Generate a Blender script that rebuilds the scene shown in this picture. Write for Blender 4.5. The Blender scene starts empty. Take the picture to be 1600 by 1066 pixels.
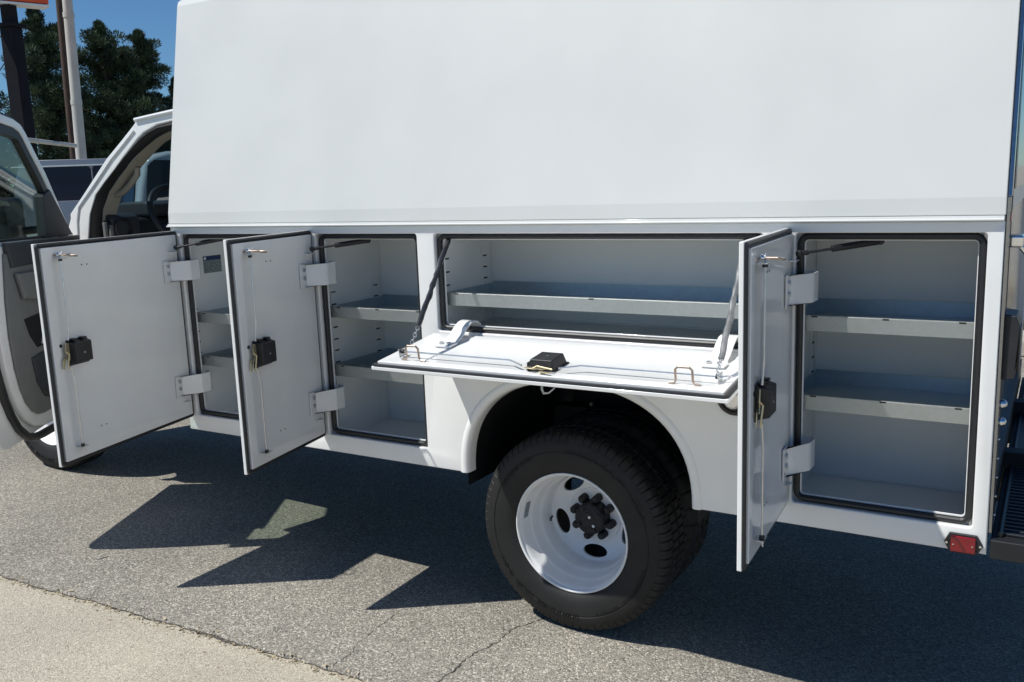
import bpy, bmesh, math, random
from mathutils import Vector, Matrix
R = math.radians
sc = bpy.context.scene
COL = sc.collection
random.seed(7)

# ------------------------------------------------------------------ camera
cam_d = bpy.data.cameras.new('camera'); cam = bpy.data.objects.new('camera', cam_d); COL.objects.link(cam)
right = Vector((0.85824842, 0.51193542, -0.03649344)); down = Vector((0.05866286, -0.16848856, -0.98395644)); fwd = Vector((-0.50987088, 0.84233825, -0.17463664))
M = Matrix.Identity(4)
for i in range(3):
    M[i][0] = right[i]; M[i][1] = -down[i]; M[i][2] = -fwd[i]
M.translation = (2.67895, -2.70971, 1.63567)
cam.matrix_world = M
cam_d.sensor_width = 36.0; cam_d.sensor_fit = 'HORIZONTAL'
cam_d.lens = 36.0 * 1420.757 / 1600.0
cam_d.clip_start = 0.05; cam_d.clip_end = 3000
sc.camera = cam

# ------------------------------------------------------------------ light
KX, KY = 0.4806, 0.4728                      # sun ray slope per metre of drop
ray = Vector((KX, KY, -1.0)).normalized()
sun_d = bpy.data.lights.new('sun', 'SUN'); sun = bpy.data.objects.new('sun', sun_d); COL.objects.link(sun)
sun.rotation_euler = ray.to_track_quat('-Z', 'Y').to_euler()
sun_d.energy = 4.9; sun_d.angle = R(0.53); sun_d.color = (1.0, 0.985, 0.925)
world = bpy.data.worlds.new('World'); sc.world = world; world.use_nodes = True
wn = world.node_tree.nodes; wl = world.node_tree.links
sky_t = wn.new('ShaderNodeTexSky'); sky_t.sky_type = 'NISHITA'; sky_t.sun_disc = False
sky_t.sun_elevation = math.asin(-ray.z); sky_t.sun_rotation = math.atan2(-KX, -KY)
sky_t.air_density = 1.0; sky_t.dust_density = 0.0; sky_t.ozone_density = 5.0
wn['Background'].inputs['Strength'].default_value = 0.061
tint = wn.new('ShaderNodeMix'); tint.data_type = 'RGBA'; tint.blend_type = 'MULTIPLY'; tint.inputs[0].default_value = 1.0
tint.inputs[7].default_value = (0.80, 1.13, 1.38, 1); wl.new(sky_t.outputs[0], tint.inputs[6])
wl.new(tint.outputs[2], wn['Background'].inputs['Color'])
sc.view_settings.view_transform = 'Standard'; sc.view_settings.look = 'None'
sc.view_settings.gamma = 1.0; sc.view_settings.use_curve_mapping = False
sc.view_settings.exposure = 0.0
sc.cycles.max_bounces = 8; sc.cycles.transparent_max_bounces = 12

# ------------------------------------------------------------------ materials
MATS = {}
def mat(name, col, rough=0.5, metal=0.0, var=0.0, vscale=8.0, bump=0.0, bscale=60.0, coat=0.0, spec=0.5, rvar=0.0, stretch=None):
    m = bpy.data.materials.new(name); m.use_nodes = True
    nt = m.node_tree; n = nt.nodes; l = nt.links
    b = n['Principled BSDF']
    b.inputs['Base Color'].default_value = (*col, 1); b.inputs['Roughness'].default_value = rough; b.inputs['Metallic'].default_value = metal
    b.inputs['Coat Weight'].default_value = coat; b.inputs['Coat Roughness'].default_value = 0.06
    b.inputs['Specular IOR Level'].default_value = spec
    tc = n.new('ShaderNodeTexCoord'); src = tc.outputs['Object']
    if stretch:
        mp = n.new('ShaderNodeMapping'); mp.inputs['Scale'].default_value = stretch
        l.new(src, mp.inputs['Vector']); src = mp.outputs['Vector']
    if var > 0 or rvar > 0:
        tx = n.new('ShaderNodeTexNoise'); tx.inputs['Scale'].default_value = vscale; tx.inputs['Detail'].default_value = 6
        l.new(src, tx.inputs['Vector'])
        if var > 0:
            rp = n.new('ShaderNodeValToRGB'); e = rp.color_ramp.elements
            e[0].position = 0.3; e[1].position = 0.7
            e[0].color = (*[c*(1-var) for c in col], 1); e[1].color = (*[min(1, c*(1+var)) for c in col], 1)
            l.new(tx.outputs['Fac'], rp.inputs['Fac']); l.new(rp.outputs['Color'], b.inputs['Base Color'])
        if rvar > 0:
            mr = n.new('ShaderNodeMapRange'); mr.inputs['To Min'].default_value = max(0.02, rough-rvar); mr.inputs['To Max'].default_value = rough+rvar
            l.new(tx.outputs['Fac'], mr.inputs['Value']); l.new(mr.outputs['Result'], b.inputs['Roughness'])
    if bump > 0:
        t2 = n.new('ShaderNodeTexNoise'); t2.inputs['Scale'].default_value = bscale; t2.inputs['Detail'].default_value = 3
        l.new(src, t2.inputs['Vector'])
        bp = n.new('ShaderNodeBump'); bp.inputs['Strength'].default_value = 1.0; bp.inputs['Distance'].default_value = bump
        l.new(t2.outputs['Fac'], bp.inputs['Height']); l.new(bp.outputs['Normal'], b.inputs['Normal'])
    MATS[name] = m
    return m

mat('white_paint', (0.80, 0.80, 0.79), 0.34, 0, 0.03, 5.0, 0.0007, 3.0, coat=0.75, rvar=0.10)
mat('body_paint', (0.62, 0.625, 0.61), 0.42, 0, 0.03, 2.4, 0.0026, 2.2, coat=0.2, rvar=0.10)
mat('interior_paint', (0.77, 0.785, 0.785), 0.45, 0, 0.03, 4.0, 0.0004, 9.0, rvar=0.08)
mat('galvanised', (0.50, 0.55, 0.57), 0.42, 0.9, 0.06, 46.0, 0.0002, 60, rvar=0.10)
mat('galvanised_lip', (0.44, 0.46, 0.45), 0.42, 0.85, 0.05, 60.0, 0.0002, 60, rvar=0.08)
mat('rubber', (0.016, 0.017, 0.019), 0.45, 0, 0.2, 40, 0.0004, 300)
mat('black_plastic', (0.014, 0.015, 0.017), 0.45, 0, 0.2, 30, 0.0002, 500)
mat('chrome', (0.72, 0.73, 0.75), 0.12, 1.0, 0.05, 20)
mat('stainless', (0.30, 0.31, 0.33), 0.16, 1.0, 0.06, 6, 0.0004, 5, stretch=(1, 1, 12))
mat('zinc', (0.62, 0.54, 0.36), 0.34, 0.85, 0.2, 90, 0.0003, 120)
mat('bronze_wire', (0.46, 0.37, 0.31), 0.36, 0.9, 0.2, 60)
mat('steel_rod', (0.62, 0.63, 0.64), 0.3, 0.9, 0.08, 40)
mat('dark_hole', (0.006, 0.006, 0.007), 0.8)
mat('frame_black', (0.010, 0.011, 0.012), 0.6, 0, 0.3, 12)
mat('tread_plate', (0.012, 0.014, 0.018), 0.42, 0, 0.3, 18, 0.0004, 90)
mat('red_lens', (0.20, 0.005, 0.010), 0.14, 0, 0.15, 40, 0.0006, 160, coat=0.4)
mat('rim_white', (0.80, 0.80, 0.80), 0.34, 0, 0.03, 14, coat=0.2)
mat('hub_black', (0.010, 0.010, 0.011), 0.6, 0, 0.4, 60, 0.0012, 110)
mat('trim_grey', (0.16, 0.165, 0.16), 0.62, 0, 0.06, 20, 0.0006, 400)
mat('trim_dark', (0.035, 0.04, 0.045), 0.6, 0, 0.1, 20, 0.0006, 400)
mat('trim_beige', (0.27, 0.25, 0.21), 0.6, 0, 0.05, 18, 0.0004, 300)
mat('dash_dark', (0.016, 0.018, 0.020), 0.5, 0, 0.15, 20, 0.0004, 300)
mat('pole_paint', (0.008, 0.009, 0.013), 0.7, 0, 0.25, 3, 0.002, 6, spec=0.15)
mat('sign_orange', (0.75, 0.09, 0.02), 0.4, 0, 0.05, 4)
mat('sign_white', (0.75, 0.76, 0.76), 0.4, 0, 0.04, 4)
mat('wood_pole', (0.060, 0.036, 0.026), 0.85, 0, 0.4, 9, 0.006, 20, stretch=(3, 3, 0.4))
mat('grey_pole', (0.50, 0.49, 0.45), 0.55, 0, 0.12, 5, 0.003, 10, stretch=(1, 1, 0.4))
mat('bark', (0.055, 0.042, 0.032), 0.9, 0, 0.4, 8, 0.02, 14)
mat('van_side_shaded', (0.16, 0.18, 0.22), 0.25, 0, 0.02, 3, coat=0.6)  # van sides only: shade on the side is put into this darker colour
mat('van_white', (0.62, 0.65, 0.65), 0.25, 0, 0.02, 3, coat=0.6)
mat('tint_glass', (0.004, 0.008, 0.030), 0.05, 0, 0.0, spec=0.25)
mat('sticker_silver', (0.26, 0.30, 0.31), 0.4, 0.2, 0.05, 60)
mat('sticker_blue', (0.012, 0.035, 0.12), 0.4)
mat('ink', (0.03, 0.035, 0.04), 0.6)
mat('paper', (0.75, 0.75, 0.74), 0.7, 0, 0.05, 90)
mat('clear_tie', (0.55, 0.57, 0.58), 0.3)
mat('sleeve_lit', (0.16, 0.165, 0.17), 0.30, 0, 0.3, 30, 0.0006, 50, coat=0.5)  # paler copy of the black sleeve, with the light on it in the colour
mat('sleeve', (0.022, 0.023, 0.026), 0.26, 0, 0.3, 30, 0.0008, 50, coat=0.5)
mat('dry_leaf', (0.40, 0.33, 0.22), 0.9, 0, 0.5, 60)
mat('straw', (0.42, 0.34, 0.19), 0.9, 0, 0.4, 30)
mat('crack_dark', (0.065, 0.058, 0.050), 0.95, 0, 0.5, 60)
mat('valve_white', (0.8, 0.8, 0.8), 0.5)

def glass_mat(name, tint, gloss=0.05, refl=1.0):
    m = bpy.data.materials.new(name); m.use_nodes = True; nt = m.node_tree; n = nt.nodes; l = nt.links
    n.remove(n['Principled BSDF'])
    tr = n.new('ShaderNodeBsdfTransparent'); tr.inputs['Color'].default_value = (*tint, 1)
    gl = n.new('ShaderNodeBsdfGlossy'); gl.inputs['Roughness'].default_value = 0.01; gl.inputs['Color'].default_value = (0.9*refl, 0.9*refl, 0.9*refl, 1)
    lw = n.new('ShaderNodeLayerWeight'); lw.inputs['Blend'].default_value = 0.5
    pw = n.new('ShaderNodeMath'); pw.operation = 'POWER'; pw.inputs[1].default_value = 4.0; l.new(lw.outputs['Facing'], pw.inputs[0])
    mr = n.new('ShaderNodeMapRange'); mr.inputs['To Min'].default_value = 0.045; mr.inputs['To Max'].default_value = 0.9; l.new(pw.outputs[0], mr.inputs['Value'])
    mx = n.new('ShaderNodeMixShader'); l.new(mr.outputs['Result'], mx.inputs[0]); l.new(tr.outputs[0], mx.inputs[1]); l.new(gl.outputs[0], mx.inputs[2])
    l.new(mx.outputs[0], n['Material Output'].inputs['Surface']); MATS[name] = m
glass_mat('door_glass', (0.74, 0.81, 0.76))
glass_mat('windshield_glass', (0.30, 0.40, 0.43))

def tyre_mat():
    m = mat('tyre', (0.0088, 0.0085, 0.0083), 0.68, 0, 0.35, 9, 0.0005, 180)
tyre_mat()

def ground_mat(name, base, light, dark, grain, bump, tint_scale, light_amt, dark_amt, patch=0.12):
    m = bpy.data.materials.new(name); m.use_nodes = True; nt = m.node_tree; n = nt.nodes; l = nt.links
    b = n['Principled BSDF']; b.inputs['Roughness'].default_value = 0.92; b.inputs['Specular IOR Level'].default_value = 0.25
    tc = n.new('ShaderNodeTexCoord'); P = tc.outputs['Object']
    wob = n.new('ShaderNodeTexNoise'); wob.inputs['Scale'].default_value = grain*1.5; wob.inputs['Detail'].default_value = 2; l.new(P, wob.inputs['Vector'])
    mxv = n.new('ShaderNodeMix'); mxv.data_type = 'VECTOR'; mxv.inputs[0].default_value = 0.0025
    l.new(P, mxv.inputs[4]); l.new(wob.outputs['Color'], mxv.inputs[5])
    V = mxv.outputs[1]
    vo = n.new('ShaderNodeTexVoronoi'); vo.inputs['Scale'].default_value = grain; vo.inputs['Randomness'].default_value = 1.0; l.new(V, vo.inputs['Vector'])
    vo2 = n.new('ShaderNodeTexVoronoi'); vo2.inputs['Scale'].default_value = grain*2.3; l.new(V, vo2.inputs['Vector'])
    sep = n.new('ShaderNodeSeparateColor'); l.new(vo.outputs['Color'], sep.inputs[0])
    sep2 = n.new('ShaderNodeSeparateColor'); l.new(vo2.outputs['Color'], sep2.inputs[0])
    def ramp(src, stops):
        r = n.new('ShaderNodeValToRGB'); r.color_ramp.interpolation = 'LINEAR'
        e = r.color_ramp.elements
        while len(e) < len(stops): e.new(0.5)
        for i, (p_, c) in enumerate(stops): e[i].position = p_; e[i].color = (*c, 1) if len(c) == 3 else c
        l.new(src, r.inputs['Fac']); return r.outputs['Color']
    c1 = ramp(sep.outputs[0], [(0.0, dark), (dark_amt, dark), (dark_amt+0.12, base), (1-light_amt-0.15, tuple(x*1.12 for x in base)), (1-light_amt, light), (1.0, tuple(min(1, x*1.25) for x in light))])
    c2 = ramp(sep2.outputs[1], [(0.0, tuple(x*0.75 for x in dark)), (0.16, tuple(x*0.75 for x in base)), (0.8, tuple(x*1.1 for x in base)), (1.0, light)])
    mx = n.new('ShaderNodeMix'); mx.data_type = 'RGBA'; mx.inputs[0].default_value = 0.42; l.new(c1, mx.inputs[6]); l.new(c2, mx.inputs[7])
    big = n.new('ShaderNodeTexNoise'); big.inputs['Scale'].default_value = tint_scale; big.inputs['Detail'].default_value = 6; l.new(P, big.inputs['Vector'])
    bigc = ramp(big.outputs['Fac'], [(0.25, (1-patch,)*3), (0.75, (1+patch*0.8, 1+patch*0.75, 1+patch*0.65))])
    mu = n.new('ShaderNodeMix'); mu.data_type = 'RGBA'; mu.blend_type = 'MULTIPLY'; mu.inputs[0].default_value = 1.0
    l.new(mx.outputs[2], mu.inputs[6]); l.new(bigc, mu.inputs[7])
    l.new(mu.outputs[2], b.inputs['Base Color'])
    ad = n.new('ShaderNodeMath'); ad.operation = 'ADD'; l.new(sep.outputs[2], ad.inputs[0])
    ml = n.new('ShaderNodeMath'); ml.operation = 'MULTIPLY'; ml.inputs[1].default_value = -1.6; l.new(vo.outputs['Distance'], ml.inputs[0]); l.new(ml.outputs[0], ad.inputs[1])
    ad2 = n.new('ShaderNodeMath'); ad2.operation = 'ADD'; l.new(ad.outputs[0], ad2.inputs[0]); l.new(sep2.outputs[2], ad2.inputs[1])
    bp = n.new('ShaderNodeBump'); bp.inputs['Strength'].default_value = 1.0; bp.inputs['Distance'].default_value = bump
    l.new(ad2.outputs[0], bp.inputs['Height']); l.new(bp.outputs['Normal'], b.inputs['Normal'])
    MATS[name] = m
ground_mat('asphalt', (0.290, 0.266, 0.228), (0.68, 0.63, 0.54), (0.075, 0.070, 0.064), 175.0, 0.0016, 1.1, 0.11, 0.11, 0.17)
ground_mat('concrete', (0.525, 0.475, 0.380), (0.74, 0.685, 0.565), (0.22, 0.195, 0.155), 230.0, 0.0010, 1.8, 0.12, 0.07)

def leaf_mat():
    m = bpy.data.materials.new('needles'); m.use_nodes = True; nt = m.node_tree; n = nt.nodes; l = nt.links
    b = n['Principled BSDF']; b.inputs['Roughness'].default_value = 0.7; b.inputs['Specular IOR Level'].default_value = 0.2
    tc = n.new('ShaderNodeTexCoord'); nz = n.new('ShaderNodeTexNoise'); nz.inputs['Scale'].default_value = 1.6; nz.inputs['Detail'].default_value = 4
    l.new(tc.outputs['Object'], nz.inputs['Vector'])
    r = n.new('ShaderNodeValToRGB'); e = r.color_ramp.elements
    e[0].position = 0.32; e[0].color = (0.016, 0.034, 0.024, 1); e[1].position = 0.68; e[1].color = (0.085, 0.118, 0.058, 1)
    l.new(nz.outputs['Fac'], r.inputs['Fac']); l.new(r.outputs['Color'], b.inputs['Base Color']); MATS['needles'] = m
leaf_mat()

# ------------------------------------------------------------------ mesh helpers
class MB:
    def __init__(s): s.v = []; s.f = []
    def add(s, vs, fs):
        o = len(s.v); s.v += [tuple(v) for v in vs]; s.f += [tuple(i+o for i in f) for f in fs]; return s
    def box(s, x0, x1, y0, y1, z0, z1):
        v = [(x, y, z) for z in (z0, z1) for y in (y0, y1) for x in (x0, x1)]
        return s.add(v, [(0, 2, 3, 1), (4, 5, 7, 6), (0, 1, 5, 4), (2, 6, 7, 3), (0, 4, 6, 2), (1, 3, 7, 5)])
    def prism(s, pts, vec):
        """closed polygon (3d points) swept by vec"""
        k = len(pts); vec = Vector(vec); a = [Vector(q) for q in pts]; b = [q+vec for q in a]
        return s.add(a+b, [tuple(range(k))[::-1], tuple(range(k, 2*k))] + [(i, (i+1) % k, (i+1) % k+k, i+k) for i in range(k)])
    def ribbon(s, pts, th, vec):
        """open polyline thickened by th in the plane normal to vec, swept by vec"""
        P = [Vector(q) for q in pts]; w = Vector(vec).normalized(); off = []
        for i in range(len(P)):
            t = (P[min(i+1, len(P)-1)]-P[max(i-1, 0)]).normalized(); off.append(t.cross(w)*th)
        return s.prism([*P, *[P[i]+off[i] for i in range(len(P)-1, -1, -1)]], vec)
    def tube(s, pts, rad, n=10, closed=False, cap=True):
        P = [Vector(q) for q in pts]; k = len(P); rad = rad if isinstance(rad, (list, tuple)) else [rad]*k
        rings = []; up = None
        for i in range(k):
            if closed: t = (P[(i+1) % k]-P[i-1]).normalized()
            else: t = (P[min(i+1, k-1)]-P[max(i-1, 0)]).normalized()
            if up is None:
                up = Vector((0, 0, 1)) if abs(t.z) < .9 else Vector((1, 0, 0))
            u = (up - t*up.dot(t)).normalized(); up = u; w = t.cross(u)
            rings.append([P[i]+rad[i]*(math.cos(2*math.pi*j/n)*u+math.sin(2*math.pi*j/n)*w) for j in range(n)])
        vs = [q for r in rings for q in r]; fs = []
        for i in range(k if closed else k-1):
            a = i*n; b = ((i+1) % k)*n
            for j in range(n): fs.append((a+j, a+(j+1) % n, b+(j+1) % n, b+j))
        if cap and not closed: fs += [tuple(range(n))[::-1], tuple(range((k-1)*n, k*n))]
        return s.add(vs, fs)
    def lathe(s, prof, c, axis='y', n=48, closed=False):
        """prof: list of (axial, radius)"""
        c = Vector(c); vs = []; fs = []
        for a, r in prof:
            for j in range(n):
                t = 2*math.pi*j/n; q = (r*math.cos(t), a, r*math.sin(t)) if axis == 'y' else ((a, r*math.cos(t), r*math.sin(t)) if axis == 'x' else (r*math.cos(t), r*math.sin(t), a))
                vs.append(c+Vector(q))
        k = len(prof)
        for i in range(k if closed else k-1):
            for j in range(n):
                a = i*n; b = ((i+1) % k)*n; fs.append((a+j, a+(j+1) % n, b+(j+1) % n, b+j))
        return s.add(vs, fs)
    def ball(s, c, r, n=12, sq=(1, 1, 1)):
        prof = [(-r*math.cos(math.pi*i/8), max(1e-4, r*math.sin(math.pi*i/8))) for i in range(9)]
        t = MB().lathe(prof, (0, 0, 0), 'z', n)
        return s.add([(c[0]+v[0]*sq[0], c[1]+v[1]*sq[1], c[2]+v[2]*sq[2]) for v in t.v], t.f)
    def grid(s, rows):
        k = len(rows[0]); vs = [q for r in rows for q in r]; fs = []
        for i in range(len(rows)-1):
            for j in range(k-1): fs.append((i*k+j, i*k+j+1, (i+1)*k+j+1, (i+1)*k+j))
        return s.add(vs, fs)
    def mesh(s, name, material, angle=35):
        me = bpy.data.meshes.new(name); me.from_pydata(s.v, [], s.f)
        bm = bmesh.new(); bm.from_mesh(me); bmesh.ops.recalc_face_normals(bm, faces=bm.faces); bm.to_mesh(me); bm.free()
        me.materials.append(MATS[material]); me.polygons.foreach_set('use_smooth', [True]*len(me.polygons)); me.set_sharp_from_angle(angle=R(angle)); me.update(); return me
    def build(s, name, material, parent=None, bevel=0.0, seg=2, angle=35, label=None):
        o = bpy.data.objects.new(name, s.mesh(name, material, angle)); COL.objects.link(o); attach(o, parent)
        if bevel > 0:
            b = o.modifiers.new('bevel', 'BEVEL'); b.width = bevel; b.segments = seg; b.limit_method = 'ANGLE'; b.angle_limit = R(40); b.harden_normals = True
        if label: o['label'] = label
        return o

ROOTS = {}
def attach(o, parent):
    if parent is None: return
    o.parent = parent
    if parent.name in ROOTS: o.matrix_parent_inverse = Matrix.Translation(-Vector(ROOTS[parent.name]))
def thing(name, label, cat, loc, group=None):
    o = bpy.data.objects.new(name, None); COL.objects.link(o); o.location = loc; o.empty_display_size = 0.3
    o['label'] = label; o['category'] = cat
    if group: o['group'] = group
    ROOTS[o.name] = tuple(loc); return o
def tag(o, label, cat, group=None):
    o['label'] = label; o['category'] = cat
    if group: o['group'] = group
    return o

def rrect(x0, x1, z0, z1, r, n=6):
    """rounded rectangle as 2d loop"""
    out = []
    for cx, cz, a0 in ((x1-r, z1-r, 0), (x0+r, z1-r, 90), (x0+r, z0+r, 180), (x1-r, z0+r, 270)):
        for i in range(n+1):
            a = R(a0+90*i/n); out.append((cx+r*math.cos(a), cz+r*math.sin(a)))
    return out
def plate(name, loops, y0, y1, material, parent=None, bevel=0.0, label=None, res=2, mapf=None):
    """flat sheet in the XZ plane with holes, between y0 and y1, with rounded edges"""
    cu = bpy.data.curves.new(name, 'CURVE'); cu.dimensions = '2D'; cu.fill_mode = 'BOTH'
    for lp in loops:
        sp = cu.splines.new('POLY'); sp.points.add(len(lp)-1); sp.use_cyclic_u = True
        for i, (x, z) in enumerate(lp): sp.points[i].co = (x, z, 0, 1)
    th = abs(y1-y0)
    cu.extrude = max(0.0002, th/2-bevel); cu.bevel_depth = bevel; cu.bevel_resolution = res; cu.offset = -bevel
    tmp = bpy.data.objects.new(name, cu); COL.objects.link(tmp)
    dg = bpy.context.evaluated_depsgraph_get(); me = bpy.data.meshes.new_from_object(tmp.evaluated_get(dg))
    COL.objects.unlink(tmp); bpy.data.objects.remove(tmp); bpy.data.curves.remove(cu)
    ym = (y0+y1)/2
    for v in me.vertices:
        x, z, t = v.co; q = (x, ym+t, z); v.co = mapf(q) if mapf else q
    me.materials.clear(); me.materials.append(MATS[material]); me.name = name
    bm = bmesh.new(); bm.from_mesh(me); bmesh.ops.remove_doubles(bm, verts=bm.verts, dist=1e-5); bmesh.ops.recalc_face_normals(bm, faces=bm.faces); bm.to_mesh(me); bm.free()
    me.polygons.foreach_set('use_smooth', [True]*len(me.polygons)); me.set_sharp_from_angle(angle=R(32)); me.update()
    o = bpy.data.objects.new(name, me); COL.objects.link(o); attach(o, parent)
    if label: o['label'] = label
    return o
def struct(o): o['kind'] = 'structure'; return o

# ------------------------------------------------------------------ ground
GX, GY, WX = -0.0231, -0.0929, 1.2315
def gz(x, y):
    dx = max(-5.0, min(4.0, x-WX)); dy = max(-5.0, min(2.4, y))
    return GX*dx + GY*dy
seam = lambda x: -0.666 + (x-0.854)*0.0735
def seam_n(x):
    return seam(x) + 0.008*math.sin(x*2.1+1)+0.004*math.sin(x*11.7)+0.003*math.sin(x*31.3+2)+0.003*math.sin(x*71+.7)+0.0022*math.sin(x*143)
def build_ground():
    # concrete apron: everything on the camera side of the seam
    xs = [-400, -60, -12, -3.7685, 0.5, 5.2315, 12, 60, 400]
    ms = MB(); rows = []
    for t in (0.35, 0, -1.0, -2.5, -4.3, -12, -60, -400):
        rows.append([(x, (seam(max(-12, min(12, x)))+t) if t > -4 else t-0.7, gz(x, (seam(max(-12, min(12, x)))+t) if t > -4 else t-0.7)-0.012) for x in xs])
    ms.grid(rows); c = ms.build('concrete_apron', 'concrete'); struct(c)
    # asphalt: ragged edge along the seam, 12 mm proud
    fx = [-400, -60, -12, -3.7685] + [-3.7 + i*0.02 for i in range(int(8.9/0.02))] + [5.2315, 12, 60, 400]
    rows = []
    def edge(x): return seam_n(x) if -12 < x < 12 else seam(max(-12, min(12, x)))
    rows.append([(x, edge(x)-0.004, gz(x, edge(x))-0.03) for x in fx])
    rows.append([(x, edge(x)-0.001, gz(x, edge(x))-0.006) for x in fx])
    rows.append([(x, edge(x)+0.006, gz(x, edge(x))-0.001) for x in fx])
    for y in (0.2, 2.4, 8, 30, 100, 400): rows.append([(x, y, gz(x, y)) for x in fx])
    ms = MB().grid(rows); a = ms.build('asphalt_lot', 'asphalt', angle=80); struct(a)
    # cracks in the asphalt
    def crack(pts, w):
        P = []
        for (x0, y0), (x1, y1) in zip(pts, pts[1:]):
            for i in range(14):
                t = i/14; P.append((x0+(x1-x0)*t, y0+(y1-y0)*t))
        rnd = random.Random(len(pts)*7+3); L = []; Rr = []
        dx = dy = 0
        for i, (x, y) in enumerate(P):
            dx = dx*.7+rnd.uniform(-.006, .006); dy = dy*.7+rnd.uniform(-.004, .004)
            ww = w*rnd.uniform(.25, 1.1)*min(1, 6*(1-i/len(P))+.1)
            L.append((x-ww+dx, y+dy, gz(x, y)+.0012)); Rr.append((x+ww+dx, y+dy+ww*.3, gz(x, y)+.0012))
        MB().grid([L, Rr]).build('crack', 'crack_dark', a)
    crack([(1.06, -.645), (1.051, -.537), (1.036, -.367), (1.042, -.213), (1.043, -.082), (1.078, .06), (1.10, .3)], .0030)
    crack([(.70, -.66), (.696, -.60), (.654, -.479), (.626, -.303), (.60, -.15)], .0015)
    # dark seam filler and leaf litter caught in the joint
    L = []; Rr = []; rnd = random.Random(5)
    for i in range(420):
        x = -3.6+i*.02; e = seam_n(x); w = .004+.006*rnd.random()+.010*(1 if math.sin(x*9)+math.sin(x*3.7) > 1.2 else 0)
        L.append((x, e-w, gz(x, e-w)-.0108)); Rr.append((x, e+.003, gz(x, e)-.0085))
    MB().grid([L, Rr]).build('joint_dirt', 'crack_dark', a)
    m = MB()
    for i in range(950):
        x = rnd.uniform(-2.6, 1.9); e = seam_n(x); y = e+rnd.gauss(-.014, .014)
        if rnd.random() < .06: y = e+rnd.uniform(-.5, .15)
        z = gz(x, y)+(-.012 if y < e else 0)+.002
        s_ = rnd.uniform(.003, .011); a_ = rnd.uniform(0, 6.28); t = rnd.uniform(.2, .5)
        ca, sa = math.cos(a_)*s_, math.sin(a_)*s_; h = rnd.uniform(0, .006)
        m.add([(x-ca, y-sa, z), (x+sa*t, y-ca*t, z+h), (x+ca, y+sa, z+h*.6), (x-sa*t, y+ca*t, z+.001)], [(0, 1, 2, 3)])
    o = m.build('leaf_litter', 'dry_leaf'); o['kind'] = 'stuff'; o['label'] = 'brown dry leaf bits caught in the joint between asphalt and concrete'; o['category'] = 'leaf litter'
build_ground()

# ------------------------------------------------------------------ service truck
TRUCK = thing('service_truck', 'white utility service truck with its side compartment doors and cab door standing open', 'truck', (0.4, 1.1, 0.0))
ZT, ZB, ZP, ZG = 1.452, 0.630, 0.558, 1.483
XF, XR = -0.715, 2.556
OPS = {'front': (-0.657, 0.098, ZB, ZT), 'middle': (0.142, 0.642, ZB, ZT), 'wide': (0.721, 1.924, 1.0935, ZT), 'rear': (2.019, 2.517, ZB, ZT)}
LIN = {'front': (-0.688, 0.106, .588, 1.462), 'middle': (0.114, 0.674, .588, 1.462), 'wide': (0.694, 1.962, 1.076, 1.462), 'rear': (1.985, 2.545, .588, 1.462)}
ACX, ARX, ATOP = 1.2635, 0.4395, 0.938
def arch(scale=0.0, z0=ZP, n=40):
    pts = []
    for i in range(n+1):
        t = math.pi*i/n; c, s_ = math.cos(t), math.sin(t); e = 2/2.35
        x = ACX + (ARX+scale)*math.copysign(abs(c)**e, c); z = z0 + (ATOP+scale-z0)*abs(s_)**e
        pts.append((x, z))
    return pts            # from +x leg to -x leg
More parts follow.
